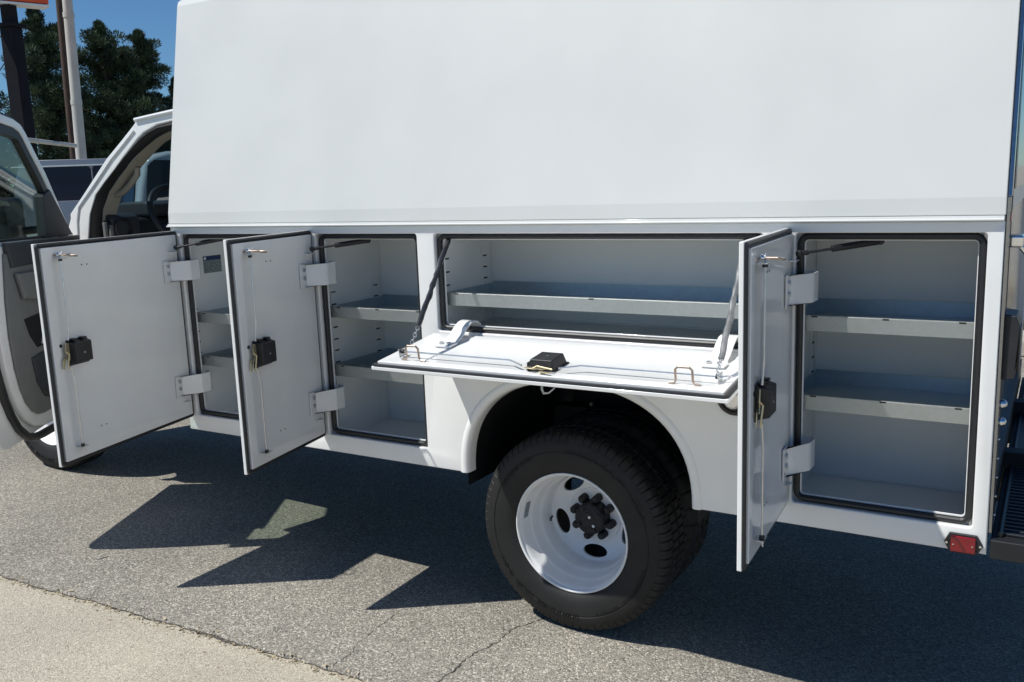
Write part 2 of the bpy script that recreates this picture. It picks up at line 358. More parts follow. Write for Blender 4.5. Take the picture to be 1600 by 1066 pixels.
def build_body():
    outer = [(XF, ZP), (XF, ZG), (XR, ZG), (XR, ZP)] + arch()
    # start: walk XF bottom -> top -> XR top -> XR bottom -> arch (right leg to left leg)
    holes = [rrect(a, b, c, d, .012) for a, b, c, d in OPS.values()]
    plate('side_panel', [outer]+holes, 0.0, 0.022, 'white_paint', TRUCK, .0045)
    for k, (a, b, c, d) in OPS.items():
        i = .023
        plate('opening_flange', [rrect(a-.016, b+.016, c-.012, d+.004, .014), rrect(a+i, b-i, c+i, d-i, .010)], .031, .035, 'white_paint', TRUCK, .001)
        lp = rrect(a+.0105, b-.0105, c+.0105, d-.0105, .022)
        MB().tube([(x, .0235, z) for x, z in lp], .0098, 10, True).build('opening_seal', 'rubber', TRUCK)
        x0, x1, z0, z1 = LIN[k]; y0, y1 = .036, .43
        m = MB(); v = [(x, y, z) for z in (z0, z1) for y in (y0, y1) for x in (x0, x1)]
        m.add(v, [(0, 1, 3, 2), (4, 6, 7, 5), (2, 3, 7, 6), (0, 2, 6, 4), (1, 5, 7, 3)])
        m.build('compartment_liner', 'interior_paint', TRUCK, angle=20)
        # header strip behind the panel so no light leaks
        MB().box(x0, x1, .036, .040, z1-.03, z1+.018).build('liner_header', 'interior_paint', TRUCK)
        MB().box(x0, x1, .0365, .0405, z0-.02, c+.006).build('liner_sill', 'interior_paint', TRUCK)
    # shelf standards with slots
    def standard(x, y, zs, side=1, z0=None, z1=None):
        o = MB().box(x, x+side*.003, y-.017, y+.017, (z0 or .62), (z1 or 1.28)).build('shelf_standard', 'interior_paint', TRUCK)
        for z in zs: MB().box(x+side*.0034, x+side*.0044, y-.013, y+.013, z-.0028, z+.0028).build('slot', 'dark_hole', o)
    lv = [0.912-.05*k for k in range(1, 5)] + [0.912, .962, 1.009, 1.059, 1.107, 1.155, 1.206]
    standard(-.6875, .068, [0.905, .956, 1.003, 1.055, 1.107], 1, .60, 1.13); standard(-.6875, .385, [.956, 1.003, 1.055, 1.107], 1, .60, 1.13)
    standard(.1145, .110, [.862, .912, .962, 1.009, 1.059, 1.107, 1.155, 1.206], 1, .60, 1.23); standard(.1145, .383, [.862, .911, .961, 1.010, 1.058, 1.107, 1.156, 1.204], 1, .60, 1.23)
    standard(.6945, .110, [1.25, 1.30, 1.35], 1, 1.09, 1.40); standard(.6945, .375, [1.25, 1.295, 1.34], 1, 1.09, 1.375)
    standard(1.9855, .110, [.96, 1.01, 1.06, 1.11, 1.16], 1, .6, 1.25); standard(1.9855, .383, [.96, 1.01, 1.06, 1.11, 1.16], 1, .6, 1.25)
    # trays
    def tray(k, z, h=.044):
        x0, x1 = LIN[k][0]+.006, LIN[k][1]-.006; y0, y1, t = .052, .424, .0016
        o = MB().box(x0, x1, y0, y1, z, z+t).build('shelf_tray', 'galvanised', TRUCK)
        MB().box(x0, x1, y0-t, y0, z, z+h).box(x0, x1, y0-t, y0+.008, z+h, z+h+.0016).build('front_lip', 'galvanised_lip', o, .0006)
        MB().box(x0, x1, y1, y1+t, z, z+h+.003).build('back_lip', 'galvanised', o)
        MB().box(x0-.0012, x0+t-.0012, y0, y1, z, z+h-.004).build('side_lip', 'galvanised', o); MB().box(x1, x1+t, y0, y1, z, z+h-.004).build('side_lip', 'galvanised', o)
    def seams(k):
        x0, x1, z0, z1 = LIN[k]
        for x in (x0+.003, x1-.003): MB().tube([(x, .427, z0+.002), (x, .427, z1-.002)], .0028, 6).build('sealant_bead', 'interior_paint', TRUCK)
        MB().tube([(x0, .427, z0+.003), (x1, .427, z0+.003)], .0032, 6).build('sealant_bead', 'interior_paint', TRUCK)
    for k in LIN: seams(k)
    def notch(k, z, h=.044):
        x0, x1 = LIN[k][0]+.006, LIN[k][1]-.006; y0 = .052
        for x in (x0+.075, x1-.075, (x0+x1)/2): MB().box(x-.009, x+.009, y0-.0022, y0-.0017, z+h-.004, z+h+.0003).build('lip_notch', 'dark_hole', TRUCK)
    for k, z in (('front', 1.051), ('front', .853), ('middle', 1.110), ('middle', .868), ('wide', 1.185), ('rear', 1.158), ('rear', .914)): notch(k, z)
    tray('front', 1.051); tray('front', .853); tray('middle', 1.110); tray('middle', .868); tray('wide', 1.183, .046); tray('rear', 1.157, .045); tray('rear', .913, .045)
    # roof catches
    for x, z in ((.40, 1.446), (.83, 1.446), (1.87, 1.446), (2.35, 1.446), (2.47, 1.446)):
        MB().box(x-.016, x+.016, .045, .060, z-.018, z-.004).build('catch_tab', 'white_paint', TRUCK, .002)
    # sticker on the front compartment wall
    st = MB().box(-.6872, -.6866, .141, .246, 1.262, 1.341).build('data_sticker', 'sticker_silver', TRUCK, label='silver data sticker with a blue header')
    MB().box(-.6865, -.6860, .1425, .2445, 1.320, 1.3395).build('header', 'sticker_blue', st)
    MB().lathe([(-.6859, .007), (-.6857, .007), (-.6857, .0001)], (0, .152, 1.330), 'x', 16).build('emblem', 'paper', st)
    rnd = random.Random(3)
    for i in range(9):
        z = 1.314-.0058*i; y = .146
        while y < .236:
            w = rnd.uniform(.005, .022); MB().box(-.6864, -.6861, y, min(.241, y+w), z-.0009, z+.0009).build('text_line', 'ink', st); y += w+rnd.uniform(.003, .016)
    # wheel-arch lip
    path = arch(.006)
    m = MB(); n = len(path); prof = [(-.0003, .026), (-.0040, .022), (-.0062, .014), (-.0062, .008), (-.003, -.002), (.006, -.0075), (.018, -.0095), (.045, -.0105)]
    rows = []
    for (y, s_) in prof:
        rows.append([(x, y, z) for x, z in arch(.004+s_)])
    m.grid(rows).build('arch_lip', 'white_paint', TRUCK, angle=60)
    # wheel well
    rows = [[(x, y, z) for x, z in arch(.012, .5)] for y in (.018, .78)]
    MB().grid(rows).build('wheel_well', 'frame_black', TRUCK)
    pts = [(x, .78, z) for x, z in arch(.012, .3)]; MB().prism(pts, (0, .01, 0)).build('wheel_well_back', 'frame_black', TRUCK)
    for x, z in ((.985, .665), (1.06, .80), (1.20, .79)):
        b = MB().lathe([(-.012, .001), (-.012, .009), (0, .012), (0, .0005)], (x, .74, z), 'y', 12).build('well_bolt', 'steel_rod', TRUCK)
    # drip rail + lip below the upper box
    prof = [(.02, 1.4835), (-.009, 1.4835), (-.0145, 1.4842), (-.0150, 1.4880), (-.0125, 1.4900), (-.0070, 1.4893), (-.0055, 1.4968), (.02, 1.4972)]
    MB().prism([(XF-.006, y, z) for y, z in prof], (XR-XF+.004, 0, 0)).build('drip_rail', 'body_paint', TRUCK, .0008)
    # upper box
    B = MB(); s_ = .184; zt = 2.470; y0 = .0; yt = s_*(zt-1.5455)
    xs = [XF-.003, XR+.001]
    prof = [(.03, 1.4976), (-.0030, 1.4976), (y0, 1.5455), (yt-.012, zt-.030), (yt-.004, zt-.010), (yt+.012, zt), (1.12, zt+.03), (2.24-yt-.012, zt), (2.24-yt, zt-.02), (2.24, 1.5455), (2.21, 1.4976)]
    B.prism([(xs[0], y, z) for y, z in prof], (xs[1]-xs[0], 0, 0)).build('upper_box', 'body_paint', TRUCK, .003, 2, angle=5)
    # body core, off-side panel, floor
    MB().box(-.70, 2.49, .446, 2.20, 1.02, 1.495).build('cargo_core', 'white_paint', TRUCK)
    MB().box(-.70, .80, .446, 1.80, .60, 1.015).build('cargo_floor', 'frame_black', TRUCK)
    MB().box(1.735, 2.49, .446, 1.80, .60, 1.015).build('cargo_floor', 'frame_black', TRUCK)
    MB().box(XF, XR, 2.204, 2.24, ZP, 1.54).build('off_side_panel', 'white_paint', TRUCK, .004)
    MB().box(XF, XF+.02, .024, 2.20, .56, 1.54).build('front_bulkhead', 'white_paint', TRUCK)
    # underside pan pieces
    MB().box(-.70, .79, .03, .44, .570, .584).build('under_pan', 'frame_black', TRUCK)
    MB().box(1.74, 2.54, .03, .44, .570, .584).build('under_pan', 'frame_black', TRUCK)
    # chassis
    for y in (.70, 1.46): MB().box(-2.6, 2.70, y, y+.07, .48, .66).build('frame_rail', 'frame_black', TRUCK, .004)
    MB().lathe([(.2, .001), (.2, .055), (1.9, .055), (2.0, .001)], (1.2315, 0, .37), 'y', 20).build('rear_axle', 'frame_black', TRUCK)
    MB().ball((1.2315, 1.1, .37), .17, 16).build('axle_housing', 'frame_black', TRUCK)
    MB().box(-.55, .45, .75, 1.4, .34, .52).build('fuel_tank', 'frame_black', TRUCK, .03)
    # zip tie hanging below the drop door
    MB().tube([(1.165, -.012, .945), (1.166, -.022, .915), (1.175, -.026, .902), (1.195, -.026, .905), (1.215, -.022, .922), (1.222, -.012, .945)], [.005, .0045, .0045, .003, .0022, .002], 8).build('cable_tie', 'clear_tie', TRUCK)
    # fuel filler behind the drop door
    ff = MB().lathe([(-.001, .060), (-.008, .058), (-.010, .048), (-.004, .044), (-.004, .001)], (1.842, 0, .945), 'y', 36).build('fuel_filler', 'black_plastic', TRUCK)
    MB().lathe([(-.004, .030), (-.028, .028), (-.033, .022), (-.033, .0005)], (1.842, 0, .940), 'y', 24).build('cap', 'chrome', ff)
    # side marker
    hexp = [(2.462, .612), (2.532, .612), (2.548, .584), (2.533, .556), (2.464, .556), (2.449, .584)]
    mk = MB().prism([(x, -.012, z) for x, z in hexp], (0, .0118, 0)).build('side_marker', 'black_plastic', TRUCK, .002, label='red rectangular side marker lamp')
    MB().box(2.4665, 2.5300, -.021, -.0115, .5605, .6075).build('lens', 'red_lens', mk, .004, 3)
    for x in (2.456, 2.541): MB().lathe([(-.0155, .0005), (-.0155, .0035), (-.0125, .004)], (x, 0, .584), 'y', 10).build('screw', 'chrome', mk)
    for x in (2.474, 2.522): MB().lathe([(-.0235, .0005), (-.0235, .0022), (-.021, .0026)], (x, 0, .584), 'y', 10).build('pin', 'chrome', mk)
build_body()

# ------------------------------------------------------------------ compartment doors
def disc(m, c, r, h, nrm=1, n=12):
    """short stud along local +Y"""
    m.lathe([(0, r), (h, r), (h, .0004)], c, 'y', n); return m
def make_door(label, Mx, L, z0, z1, latch_z, rods, hooks, holes, vertical=True, eb=.085):
    """local axes: X hinge->free edge, Y inner normal, Z along the hinge axis"""
    sk = MB().box(0, L, -.013, 0, z0, z1).build('compartment_door', 'white_paint', TRUCK, .0025, 2, label=label)
    sk.matrix_parent_inverse = Matrix.Translation(-Vector(ROOTS[TRUCK.name])); sk.matrix_world = Mx; sk.matrix_basis = Mx
    i = .0165
    lp = rrect(.007, L-.007, z0+.007, z1-.007, .008)
    m = MB(); m.tube([(x, .0022, z) for x, z in lp], .0068, 8, True); m.build('door_seal', 'rubber', sk)
    plate('seal_channel', [rrect(.003, L-.003, z0+.003, z1-.003, .006), rrect(i+.004, L-i-.004, z0+i+.004, z1-i-.004, .006)], .0004, .0014, 'rubber', sk)
    T = .0145
    pm = MB(); a, b, c, d = i, L-i, z0+i, z1-i; r = .007
    # pan: outer wall + raised face + shallow centre relief
    def loop(ins, y): return [(a+ins, y, c+ins), (b-ins, y, c+ins), (b-ins, y, d-ins), (a+ins, y, d-ins)]
    rings = [loop(0, .0006), loop(0.0, T), loop(.034, T), loop(.046, T-.0045)]
    vs = [q for rr in rings for q in rr]; fs = []
    for k in range(3):
        for j in range(4): fs.append((k*4+j, k*4+(j+1) % 4, k*4+4+(j+1) % 4, k*4+4+j))
    fs.append((12, 13, 14, 15)); pm.add(vs, fs); pm.build('inner_pan', 'white_paint', sk, .0028, 2)
    Tc = T-.0045
    # latch box
    e0 = L-eb-.096; e1 = L-eb; zc = latch_z
    def fr(u0, u1, y0, v0, v1, ch, y1):
        return MB().add([(u0, y0, v0), (u1, y0, v0), (u1, y0, v1), (u0, y0, v1), (u0+ch, y1, v0+ch), (u1-ch, y1, v0+ch), (u1-ch, y1, v1-ch), (u0+ch, y1, v1-ch)],
                        [(0, 1, 5, 4), (1, 2, 6, 5), (2, 3, 7, 6), (3, 0, 4, 7), (4, 5, 6, 7), (3, 2, 1, 0)])
    lb = fr(e0, e1, Tc, zc-.046, zc+.046, .008, Tc+.036).build('latch_box', 'black_plastic', sk, .003)
    MB().box(e0-.004, e1+.004, Tc, Tc+.004, zc-.050, zc+.050).build('latch_flange', 'black_plastic', sk, .001)
    for q in (-.022, .024): MB().box(e0+.05+q-.010, e0+.05+q+.010, Tc+.003, Tc+.022, zc+.0465, zc+.054).build('lug', 'black_plastic', sk, .002)
    disc(MB(), (e0+.048, Tc+.0362, zc-.003), .0035, .0016).build('screw', 'steel_rod', sk)
    # zinc latch plates and paddles
    ul = L-eb+.012
    m = MB(); m.prism([(ul-.010, Tc+.012, zc+.040), (ul+.010, Tc+.016, zc+.044), (ul+.016, Tc+.016, zc+.012), (ul+.008, Tc+.015, zc-.004), (ul+.014, Tc+.015, zc-.020), (ul-.010, Tc+.012, zc-.026)], (0, .003, 0))
    m.build('latch_plate', 'zinc', sk, .0008)
    MB().prism([(ul+.006, Tc+.008, zc-.010), (ul+.026, Tc+.012, zc-.014), (ul+.030, Tc+.012, zc-.052), (ul+.022, Tc+.012, zc-.056), (ul+.016, Tc+.011, zc-.03)], (0, .0025, 0)).build('paddle', 'zinc', sk, .0006)
    MB().tube([(ul+.014, Tc+.018, zc+.012), (ul+.004, Tc+.024, zc+.0), (ul+.010, Tc+.022, zc-.03), (ul+.012, Tc+.02, zc-.055)], .0028, 6).build('latch_lever', 'zinc', sk)
    disc(MB(), (L-.052, Tc+.0045, zc+.034), .0065, .002).build('lock_hole', 'dark_hole', sk)
    # rods with guides
    for (za, zb_) in rods:
        ur = L-.083; yr = Tc+.022; g = 1 if zb_ > za else -1
        MB().tube([(ul-.002, Tc+.02, za), (ur, yr, za+g*.06), (ur, yr, zb_), (ur-.004, yr+.001, zb_+g*.020), (ur-.012, yr, zb_+g*.028)], .0032, 8).build('latch_rod', 'steel_rod', sk)
        MB().lathe([(-.004, .0005), (-.004, .0072), (.005, .0072), (.005, .0005)], (ur, yr, zb_), 'z', 12).build('grommet', 'rubber', sk)
        gm = MB().box(ur-.024, ur+.016, T-.001, yr+.009, zb_+g*.0055-.001, zb_+g*.0055+.001); gm.build('rod_guide', 'steel_rod', sk, .0004)
    # bronze strike loops
    for (u, z, ax) in hooks:
        w = .050; h = .056 if ax == 'u' else .052
        if ax == 'u': P = [(u+.018, T+.001, z), (u, T+.004, z), (u, T+h-.008, z), (u-.008, T+h, z-.003), (u-w+.008, T+h, z-.006), (u-w, T+h-.008, z-.006), (u-w, T+.004, z-.004), (u-w-.018, T+.001, z-.004)]
        else: P = [(u, T+.002, z+.022), (u, T+.005, z+.004), (u, T+.012, z), (u, T+h-.008, z), (u, T+h, z-.008), (u, T+h, z-w+.008), (u, T+h-.008, z-w), (u, T+.012, z-w), (u, T+.005, z-w-.004), (u, T+.002, z-w-.022)]
        MB().tube(P, .0036, 10).build('strike_loop', 'bronze_wire', sk)
        if ax == 'u': MB().ball((u+.004, T+.010, z+.002), .008, 10).build('loop_boss', 'chrome', sk)
    for (u, z) in holes: disc(MB(), (u, Tc-.0008, z), .0030, .0016, n=10).build('rivet_hole', 'dark_hole', sk)
    return sk, T, Tc

def strap(sk, pts_world, z0, z1, th=.004):
    """strap hinge extruded along world Z, as a part of the truck placed with the door"""
    return MB().ribbon([(x, y, z0) for x, y in pts_world], th, (0, 0, z1-z0)).build('hinge_strap', 'white_paint', TRUCK, .0015, angle=12)

def vdoor(label, hx, hy, dx, dy, L, strut_end):
    n = math.hypot(dx, dy); dx /= n; dy /= n
    Mx = Matrix(((dx, -dy, 0, hx), (dy, dx, 0, hy), (0, 0, 1, 0), (0, 0, 0, 1)))
    z0, z1 = .622, 1.468
    hl = [(L-.205, 1.374), (L-.232, 1.373), (L-.268, 1.424), (L-.209, .731), (L-.237, .7305), (L-.273, .675), (L-.186, .678)]
    sk, T, Tc = make_door(label, Mx, L, z0, z1, 1.048, [(1.10, 1.403), (1.0, .690)], [(L-.085, 1.421, 'u')], hl)
    W = lambda u, y: ((Mx @ Vector((u, y, 0))).x, (Mx @ Vector((u, y, 0))).y)
    for (za, zb_) in ((1.250, 1.337), (.738, .825)):
        P = [W(.108, T+.0005), W(.078, T+.0005)]
        p1 = W(.076, T+.004); tgt = (hx+.070, -.006)
        P += [p1, tgt, (tgt[0]+.0035, .004), (tgt[0]+.004, .05), (tgt[0]-.010, .070), (tgt[0]-.05, .078)]
        o = strap(sk, P[::-1], za, zb_)
        MB().box(.072, .116, T+.0006, T+.0046, za-.006, zb_+.004).build('hinge_plate', 'white_paint', sk, .001)
        for zz in (zb_-.020, zb_-.052):
            disc(MB(), (.093, T+.0048, zz), .0085, .0055, n=6).build('hinge_bolt', 'steel_rod', sk)
    # stop gusset
    MB().add([(.045, T, .712), (.078, T, .706), (.047, T+.020, .709), (.045, T, .704)], [(0, 1, 2), (0, 2, 3), (1, 3, 2), (0, 3, 1)]).build('gusset', 'white_paint', sk)
    # gas strut
    MB().box(.035, .075, T, T+.022, 1.376, 1.379).build('strut_bracket', 'white_paint', sk, .001)
    b = Mx @ Vector((.052, T+.024, 1.397)); e = Vector(strut_end); d_ = (e-b)
    st = MB().tube([b+d_*.40, b+d_*.405, b+d_*.97, b+d_], [.0085, .0100, .0100, .0075], 14).build('gas_strut', 'black_plastic', TRUCK)
    MB().tube([b, b+d_*.41], .0042, 10).build('piston_rod', 'rubber', st)
    MB().ball(b, .0105, 12).tube([b, b+d_*.11], .0072, 10).build('ball_socket', 'black_plastic', st)
    MB().ball(e, .011, 12).build('ball_end', 'black_plastic', st)
    q = Vector((0, -1, .3)).normalized()
    s2 = MB(); a0 = b+d_*.52; a1 = b+d_*.63; u = d_.normalized(); w = u.cross(Vector((-.5, .84, 0))).normalized()
    return sk
vdoor('open compartment door nearest the cab, the widest of the upright ones', -.681, -.003, .160, -.754, .771, (-.47, .09, 1.428))
vdoor('open narrow compartment door just ahead of the wheel', .120, -.003, .0968, -.5157, .5247, (.330, .10, 1.420))
vdoor('open rear compartment door seen almost edge-on', 2.001, -.003, .0278, -.5375, .538, (2.236, .10, 1.422))

def drop_door():
    hy, hz = -.014, 1.0785; fy, fz = -.3775, 1.0317; L = math.hypot(fy-hy, fz-hz)
    X = Vector((0, (fy-hy)/L, (fz-hz)/L)); Z = Vector((-1, 0, 0)); Y = Z.cross(X)
    Mx = Matrix(((X.x, Y.x, Z.x, 0), (X.y, Y.y, Z.y, hy), (X.z, Y.z, Z.z, hz), (0, 0, 0, 1)))
    x0, x1 = .706, 1.940
    hooks = [(L-.047, -.828, 'z'), (L-.045, -1.776, 'z')]
    sk, T, Tc = make_door('drop-down compartment door folded out flat above the wheel', Mx, L, -x1, -x0, -1.33, [(-1.27, -.785), (-1.40, -1.885)], hooks, [], eb=.060)
    w = lambda u, y, z: Mx @ Vector((u, y, z))
    for xc in (.862, 1.828):
        ww = .058
        P = [w(.158, T+.0005, -xc), w(.122, T+.0005, -xc), w(.112, T+.004, -xc)]
        P = [Vector((xc-ww/2, q.y, q.z)) for q in P]
        for (y, z) in ((-.092, 1.100), (-.060, 1.124), (-.034, 1.138), (-.010, 1.142), (.012, 1.139), (.030, 1.126), (.040, 1.108), (.045, 1.085)): P.append(Vector((xc-ww/2, y, z)))
        MB().ribbon(P, .006, (ww, 0, 0)).build('hinge_strap', 'white_paint', TRUCK, .002)
        for dz in (-.016, .016): disc(MB(), (.143, T+.007, -xc+dz), .008, .005, n=6).build('hinge_bolt', 'steel_rod', sk)
        MB().box(.120, .165, T+.0005, T+.006, -xc-.036, -xc+.036).build('hinge_plate', 'white_paint', sk, .001)
    # stay cables in black sleeves, the rear one coloured paler as if lit
    rnd = random.Random(11)
    for top, bot, bare in ((Vector((.768, .028, 1.432)), Vector((.853, -.338, 1.112)), .16), (Vector((1.866, .020, 1.425)), Vector((1.884, -.300, 1.078)), .12)):
        d_ = bot-top; P = []; rr = []
        for i in range(25):
            t = i/24*(1-bare); q = top+d_*t+Vector((.0015*math.sin(i*.9), .001*math.sin(i*1.7), -.006*math.sin(math.pi*t))); P.append(q)
            rr.append(.0092*(1+.20*math.sin(i*2.1)*(1 if 9 < i < 17 else .25)))
        c = MB().tube(P, rr, 10).build('stay_cable', 'sleeve' if bare > .14 else 'sleeve_lit', TRUCK)
        nl = 5; prev = P[-1]
        for i in range(nl):
            a_ = P[-1]+(bot-P[-1])*(i/nl); b_ = P[-1]+(bot-P[-1])*((i+1)/nl); u = (b_-a_).normalized(); s_ = u.orthogonal().normalized(); s_ = s_ if i % 2 else u.cross(s_)
            LP = []
            for k in range(12):
                t = 2*math.pi*k/12; LP.append((a_+b_)/2+u*math.cos(t)*(b_-a_).length*.62+s_*math.sin(t)*.0055)
            MB().tube(LP, .0018, 6, True).build('chain_link', 'steel_rod', c)
        MB().ball(top, .010, 10).build('cable_anchor', 'black_plastic', c)
    MB().tube([w(.303, T+.012, -.742), w(.303, T+.012, -.790)], .004, 8).build('rod_tip', 'steel_rod', sk)
drop_door()

# ------------------------------------------------------------------ wheels
def tyre_mesh(Rr=.3735, rim=.210, w=.215, y0=0.0, n=648, fine=True):
    """blocked shoulders, three grooves; 9 steps per tread block"""
    half = [(.036, rim+.020), (.018, rim+.016), (.009, rim+.017), (.0065, rim+.021), (.001, rim+.029), (-.005, rim+.050), (-.0085, rim+.074), (-.0085, rim+.096), (-.0065, rim+.0975), (-.0065, rim+.1005), (-.0085, rim+.102), (-.0065, Rr-.040), (-.001, Rr-.030), (.000, Rr-.0295), (.006, Rr-.017), (.014, Rr-.008), (.026, Rr-.0025), (.050, Rr)]
    k0 = len(half)
    groove = [(.0505, Rr-.009), (.058, Rr-.009), (.0585, Rr+.0005), (.098, Rr+.001), (.0985, Rr-.009)]
    prof = [(y0+a, r) for a, r in half+groove]+[(y0+w-a, r) for a, r in (groove[::-1]+half[::-1])]
    vs = []; fs = []; k = len(prof); sh = set(range(13, k0)) | set(range(k-k0, k-13)); ctr = set(range(k0+2, k0+4)) | set(range(k-k0-4, k-k0-2))
    for j in range(n):
        t = 2*math.pi*j/n; ph = j % 9; alt = (j//9) % 2
        for i, (a, r) in enumerate(prof):
            rr = r
            if i in sh and ph in (0,): rr -= .0060
            if i in sh and alt and ph == 5: rr -= .002
            if i in ctr and ph in (4, 5): rr -= .006
            vs.append((rr*math.cos(t), a, rr*math.sin(t)))
    for j in range(n):
        for i in range(k-1):
            a = j*k+i; b = ((j+1) % n)*k+i; fs.append((a, a+1, b+1, b))
    m = MB(); m.add(vs, fs); return m
def wheel(name, loc, dual=True, label=None):
    cx, y0, cz = loc
    W_ = bpy.data.objects.new(name, None)
    ty = tyre_mesh(); ty.v = [(v[0]+cx, v[1]+y0, v[2]+cz) for v in ty.v]
    body = ty.build(name, 'tyre', TRUCK, angle=28, label=label); bpy.data.objects.remove(W_)
    ry = y0+.012
    prof = [(.020, .2085), (.004, .2130), (-.003, .2165), (-.007, .2205), (-.0065, .2240), (-.003, .2255), (.002, .2235), (.005, .2180), (.010, .2125), (.020, .2085), (.052, .2045), (.062, .1985), (.068, .1950), (.100, .1930), (.112, .1850), (.122, .1800), (.168, .1780), (.180, .1740), (.188, .1660)]
    prof = [(a, r) for a, r in prof if True][2:]
    MB().lathe([(a, r) for a, r in prof], (cx, ry, cz), 'y', 96).build('rim', 'rim_white', body, angle=40)
    # dished disc with hand holes (boolean)
    dp = [(.1795, .1735), (.1855, .1675), (.196, .150), (.2045, .122), (.2070, .112), (.2060, .108), (.2010, .104), (.2010, .060), (.2100, .060), (.2100, .105), (.215, .112), (.206, .150), (.190, .1740)]
    D_ = MB().lathe(dp, (0, 0, 0), 'y', 96, True)
    cut = MB()
    for k in range(5):
        t = R(274-72*k-4); c, s_ = math.cos(t)*.1420, math.sin(t)*.1420
        ring = []
        for i in range(28):
            a = 2*math.pi*i/28; er, et = .0235*math.cos(a), .0500*math.sin(a)
            ring.append((c+er*math.cos(t)-et*math.sin(t), .14, s_+er*math.sin(t)+et*math.cos(t)))
        cut.prism(ring, (0, .15, 0))
    od = bpy.data.objects.new('disc_tmp', D_.mesh('disc_tmp', 'rim_white')); oc = bpy.data.objects.new('cut_tmp', cut.mesh('cut_tmp', 'rim_white'))
    COL.objects.link(od); COL.objects.link(oc)
    bo = od.modifiers.new('b', 'BOOLEAN'); bo.operation = 'DIFFERENCE'; bo.object = oc; bo.solver = 'EXACT'
    dg = bpy.context.evaluated_depsgraph_get(); me = bpy.data.meshes.new_from_object(od.evaluated_get(dg))
    bpy.data.objects.remove(od); bpy.data.objects.remove(oc)
    me.transform(Matrix.Translation((cx, ry, cz))); me.set_sharp_from_angle(angle=R(30))
    dsk = bpy.data.objects.new('wheel_disc', me); COL.objects.link(dsk); attach(dsk, body)
    # hub + nuts
    hp = [(.203, .064), (.190, .063), (.165, .061), (.150, .059), (.145, .053), (.143, .030), (.140, .028), (.139, .0005)]
    MB().lathe(hp, (cx, ry, cz), 'y', 40).build('hub', 'hub_black', body, .002)
    for k in range(8):
        t = R(22.5+45*k+8); c, s_ = math.cos(t), math.sin(t)
        MB().lathe([(.203, .0160), (.178, .0155), (.167, .0145), (.161, .009), (.1595, .0005)], (cx+.0765*c, ry, cz+.0765*s_), 'y', 14).build('lug_nut', 'hub_black', body)
        if k % 2 == 0: MB().lathe([(.146, .008), (.138, .008), (.137, .0005)], (cx+.045*c, ry, cz+.045*s_), 'y', 8).build('hub_bolt', 'hub_black', body)
    for dx, dz in ((.006, .012), (.022, -.020)):
        MB().lathe([(.1400, .0055), (.1375, .0050), (.137, .0005)], (cx+dx, ry, cz+dz), 'y', 10).build('hub_rivet', 'valve_white', body)
    t0 = R(164)
    MB().prism([(cx+r*math.cos(a), ry+.0145+(.036-.0145)*q, cz+r*math.sin(a)) for a, r, q in ((R(158), .2079, .40), (R(176), .2079, .40), (R(176), .2052, 1.5), (R(158), .2052, 1.5))], (0.0006, -.0003, 0)).build('rim_decal', 'sticker_silver', body)
    # raised sidewall markings and valve stem
    rnd = random.Random(17)
    for a0, a1, r0, r1 in ((20, 92, .300, .322), (118, 150, .296, .308), (205, 275, .300, .322), (290, 345, .296, .308)):
        m = MB(); a = a0
        while a < a1:
            w = rnd.uniform(1.2, 3.6) if r1-r0 > .015 else rnd.uniform(.5, 1.5)
            for (q0, q1, ra, rb) in ((0, .22, r0, r1), (.0, 1, r0 if rnd.random() < .5 else (r0+r1)/2-.002, None), (.78, 1, r0, r1)):
                if rnd.random() < .25: continue
                rb = rb or ra+.0045
                pts = [(cx+rr*math.cos(R(a+w*qq)), y0-.0098, cz+rr*math.sin(R(a+w*qq))) for rr, qq in ((ra, q0), (ra, q1), (rb, q1), (rb, q0))]
                m.prism(pts, (0, .003, 0))
            a += w+rnd.uniform(.5, 1.1)
        o = m.build('sidewall_marking', 'tyre', body); o['kind'] = 'stuff'
    MB().tube([(cx-.165, ry+.165, cz-.02), (cx-.158, ry+.140, cz-.02), (cx-.150, ry+.125, cz-.02)], .0045, 8).build('valve_stem', 'rubber', body)
    if dual:
        t2 = tyre_mesh(n=324); t2.v = [(v[0]+cx, v[1]+y0+.255, v[2]+cz) for v in t2.v]; t2.build('inner_tyre', 'tyre', body, angle=28)
        MB().lathe([(.40, .20), (.30, .19), (.17, .20)], (cx, y0, cz), 'y', 40).build('inner_rim', 'frame_black', body)
    return body
wheel('rear_wheel', (1.2315, .028, .3750))
wheel('front_wheel', (-2.33, .292, .425), dual=False)

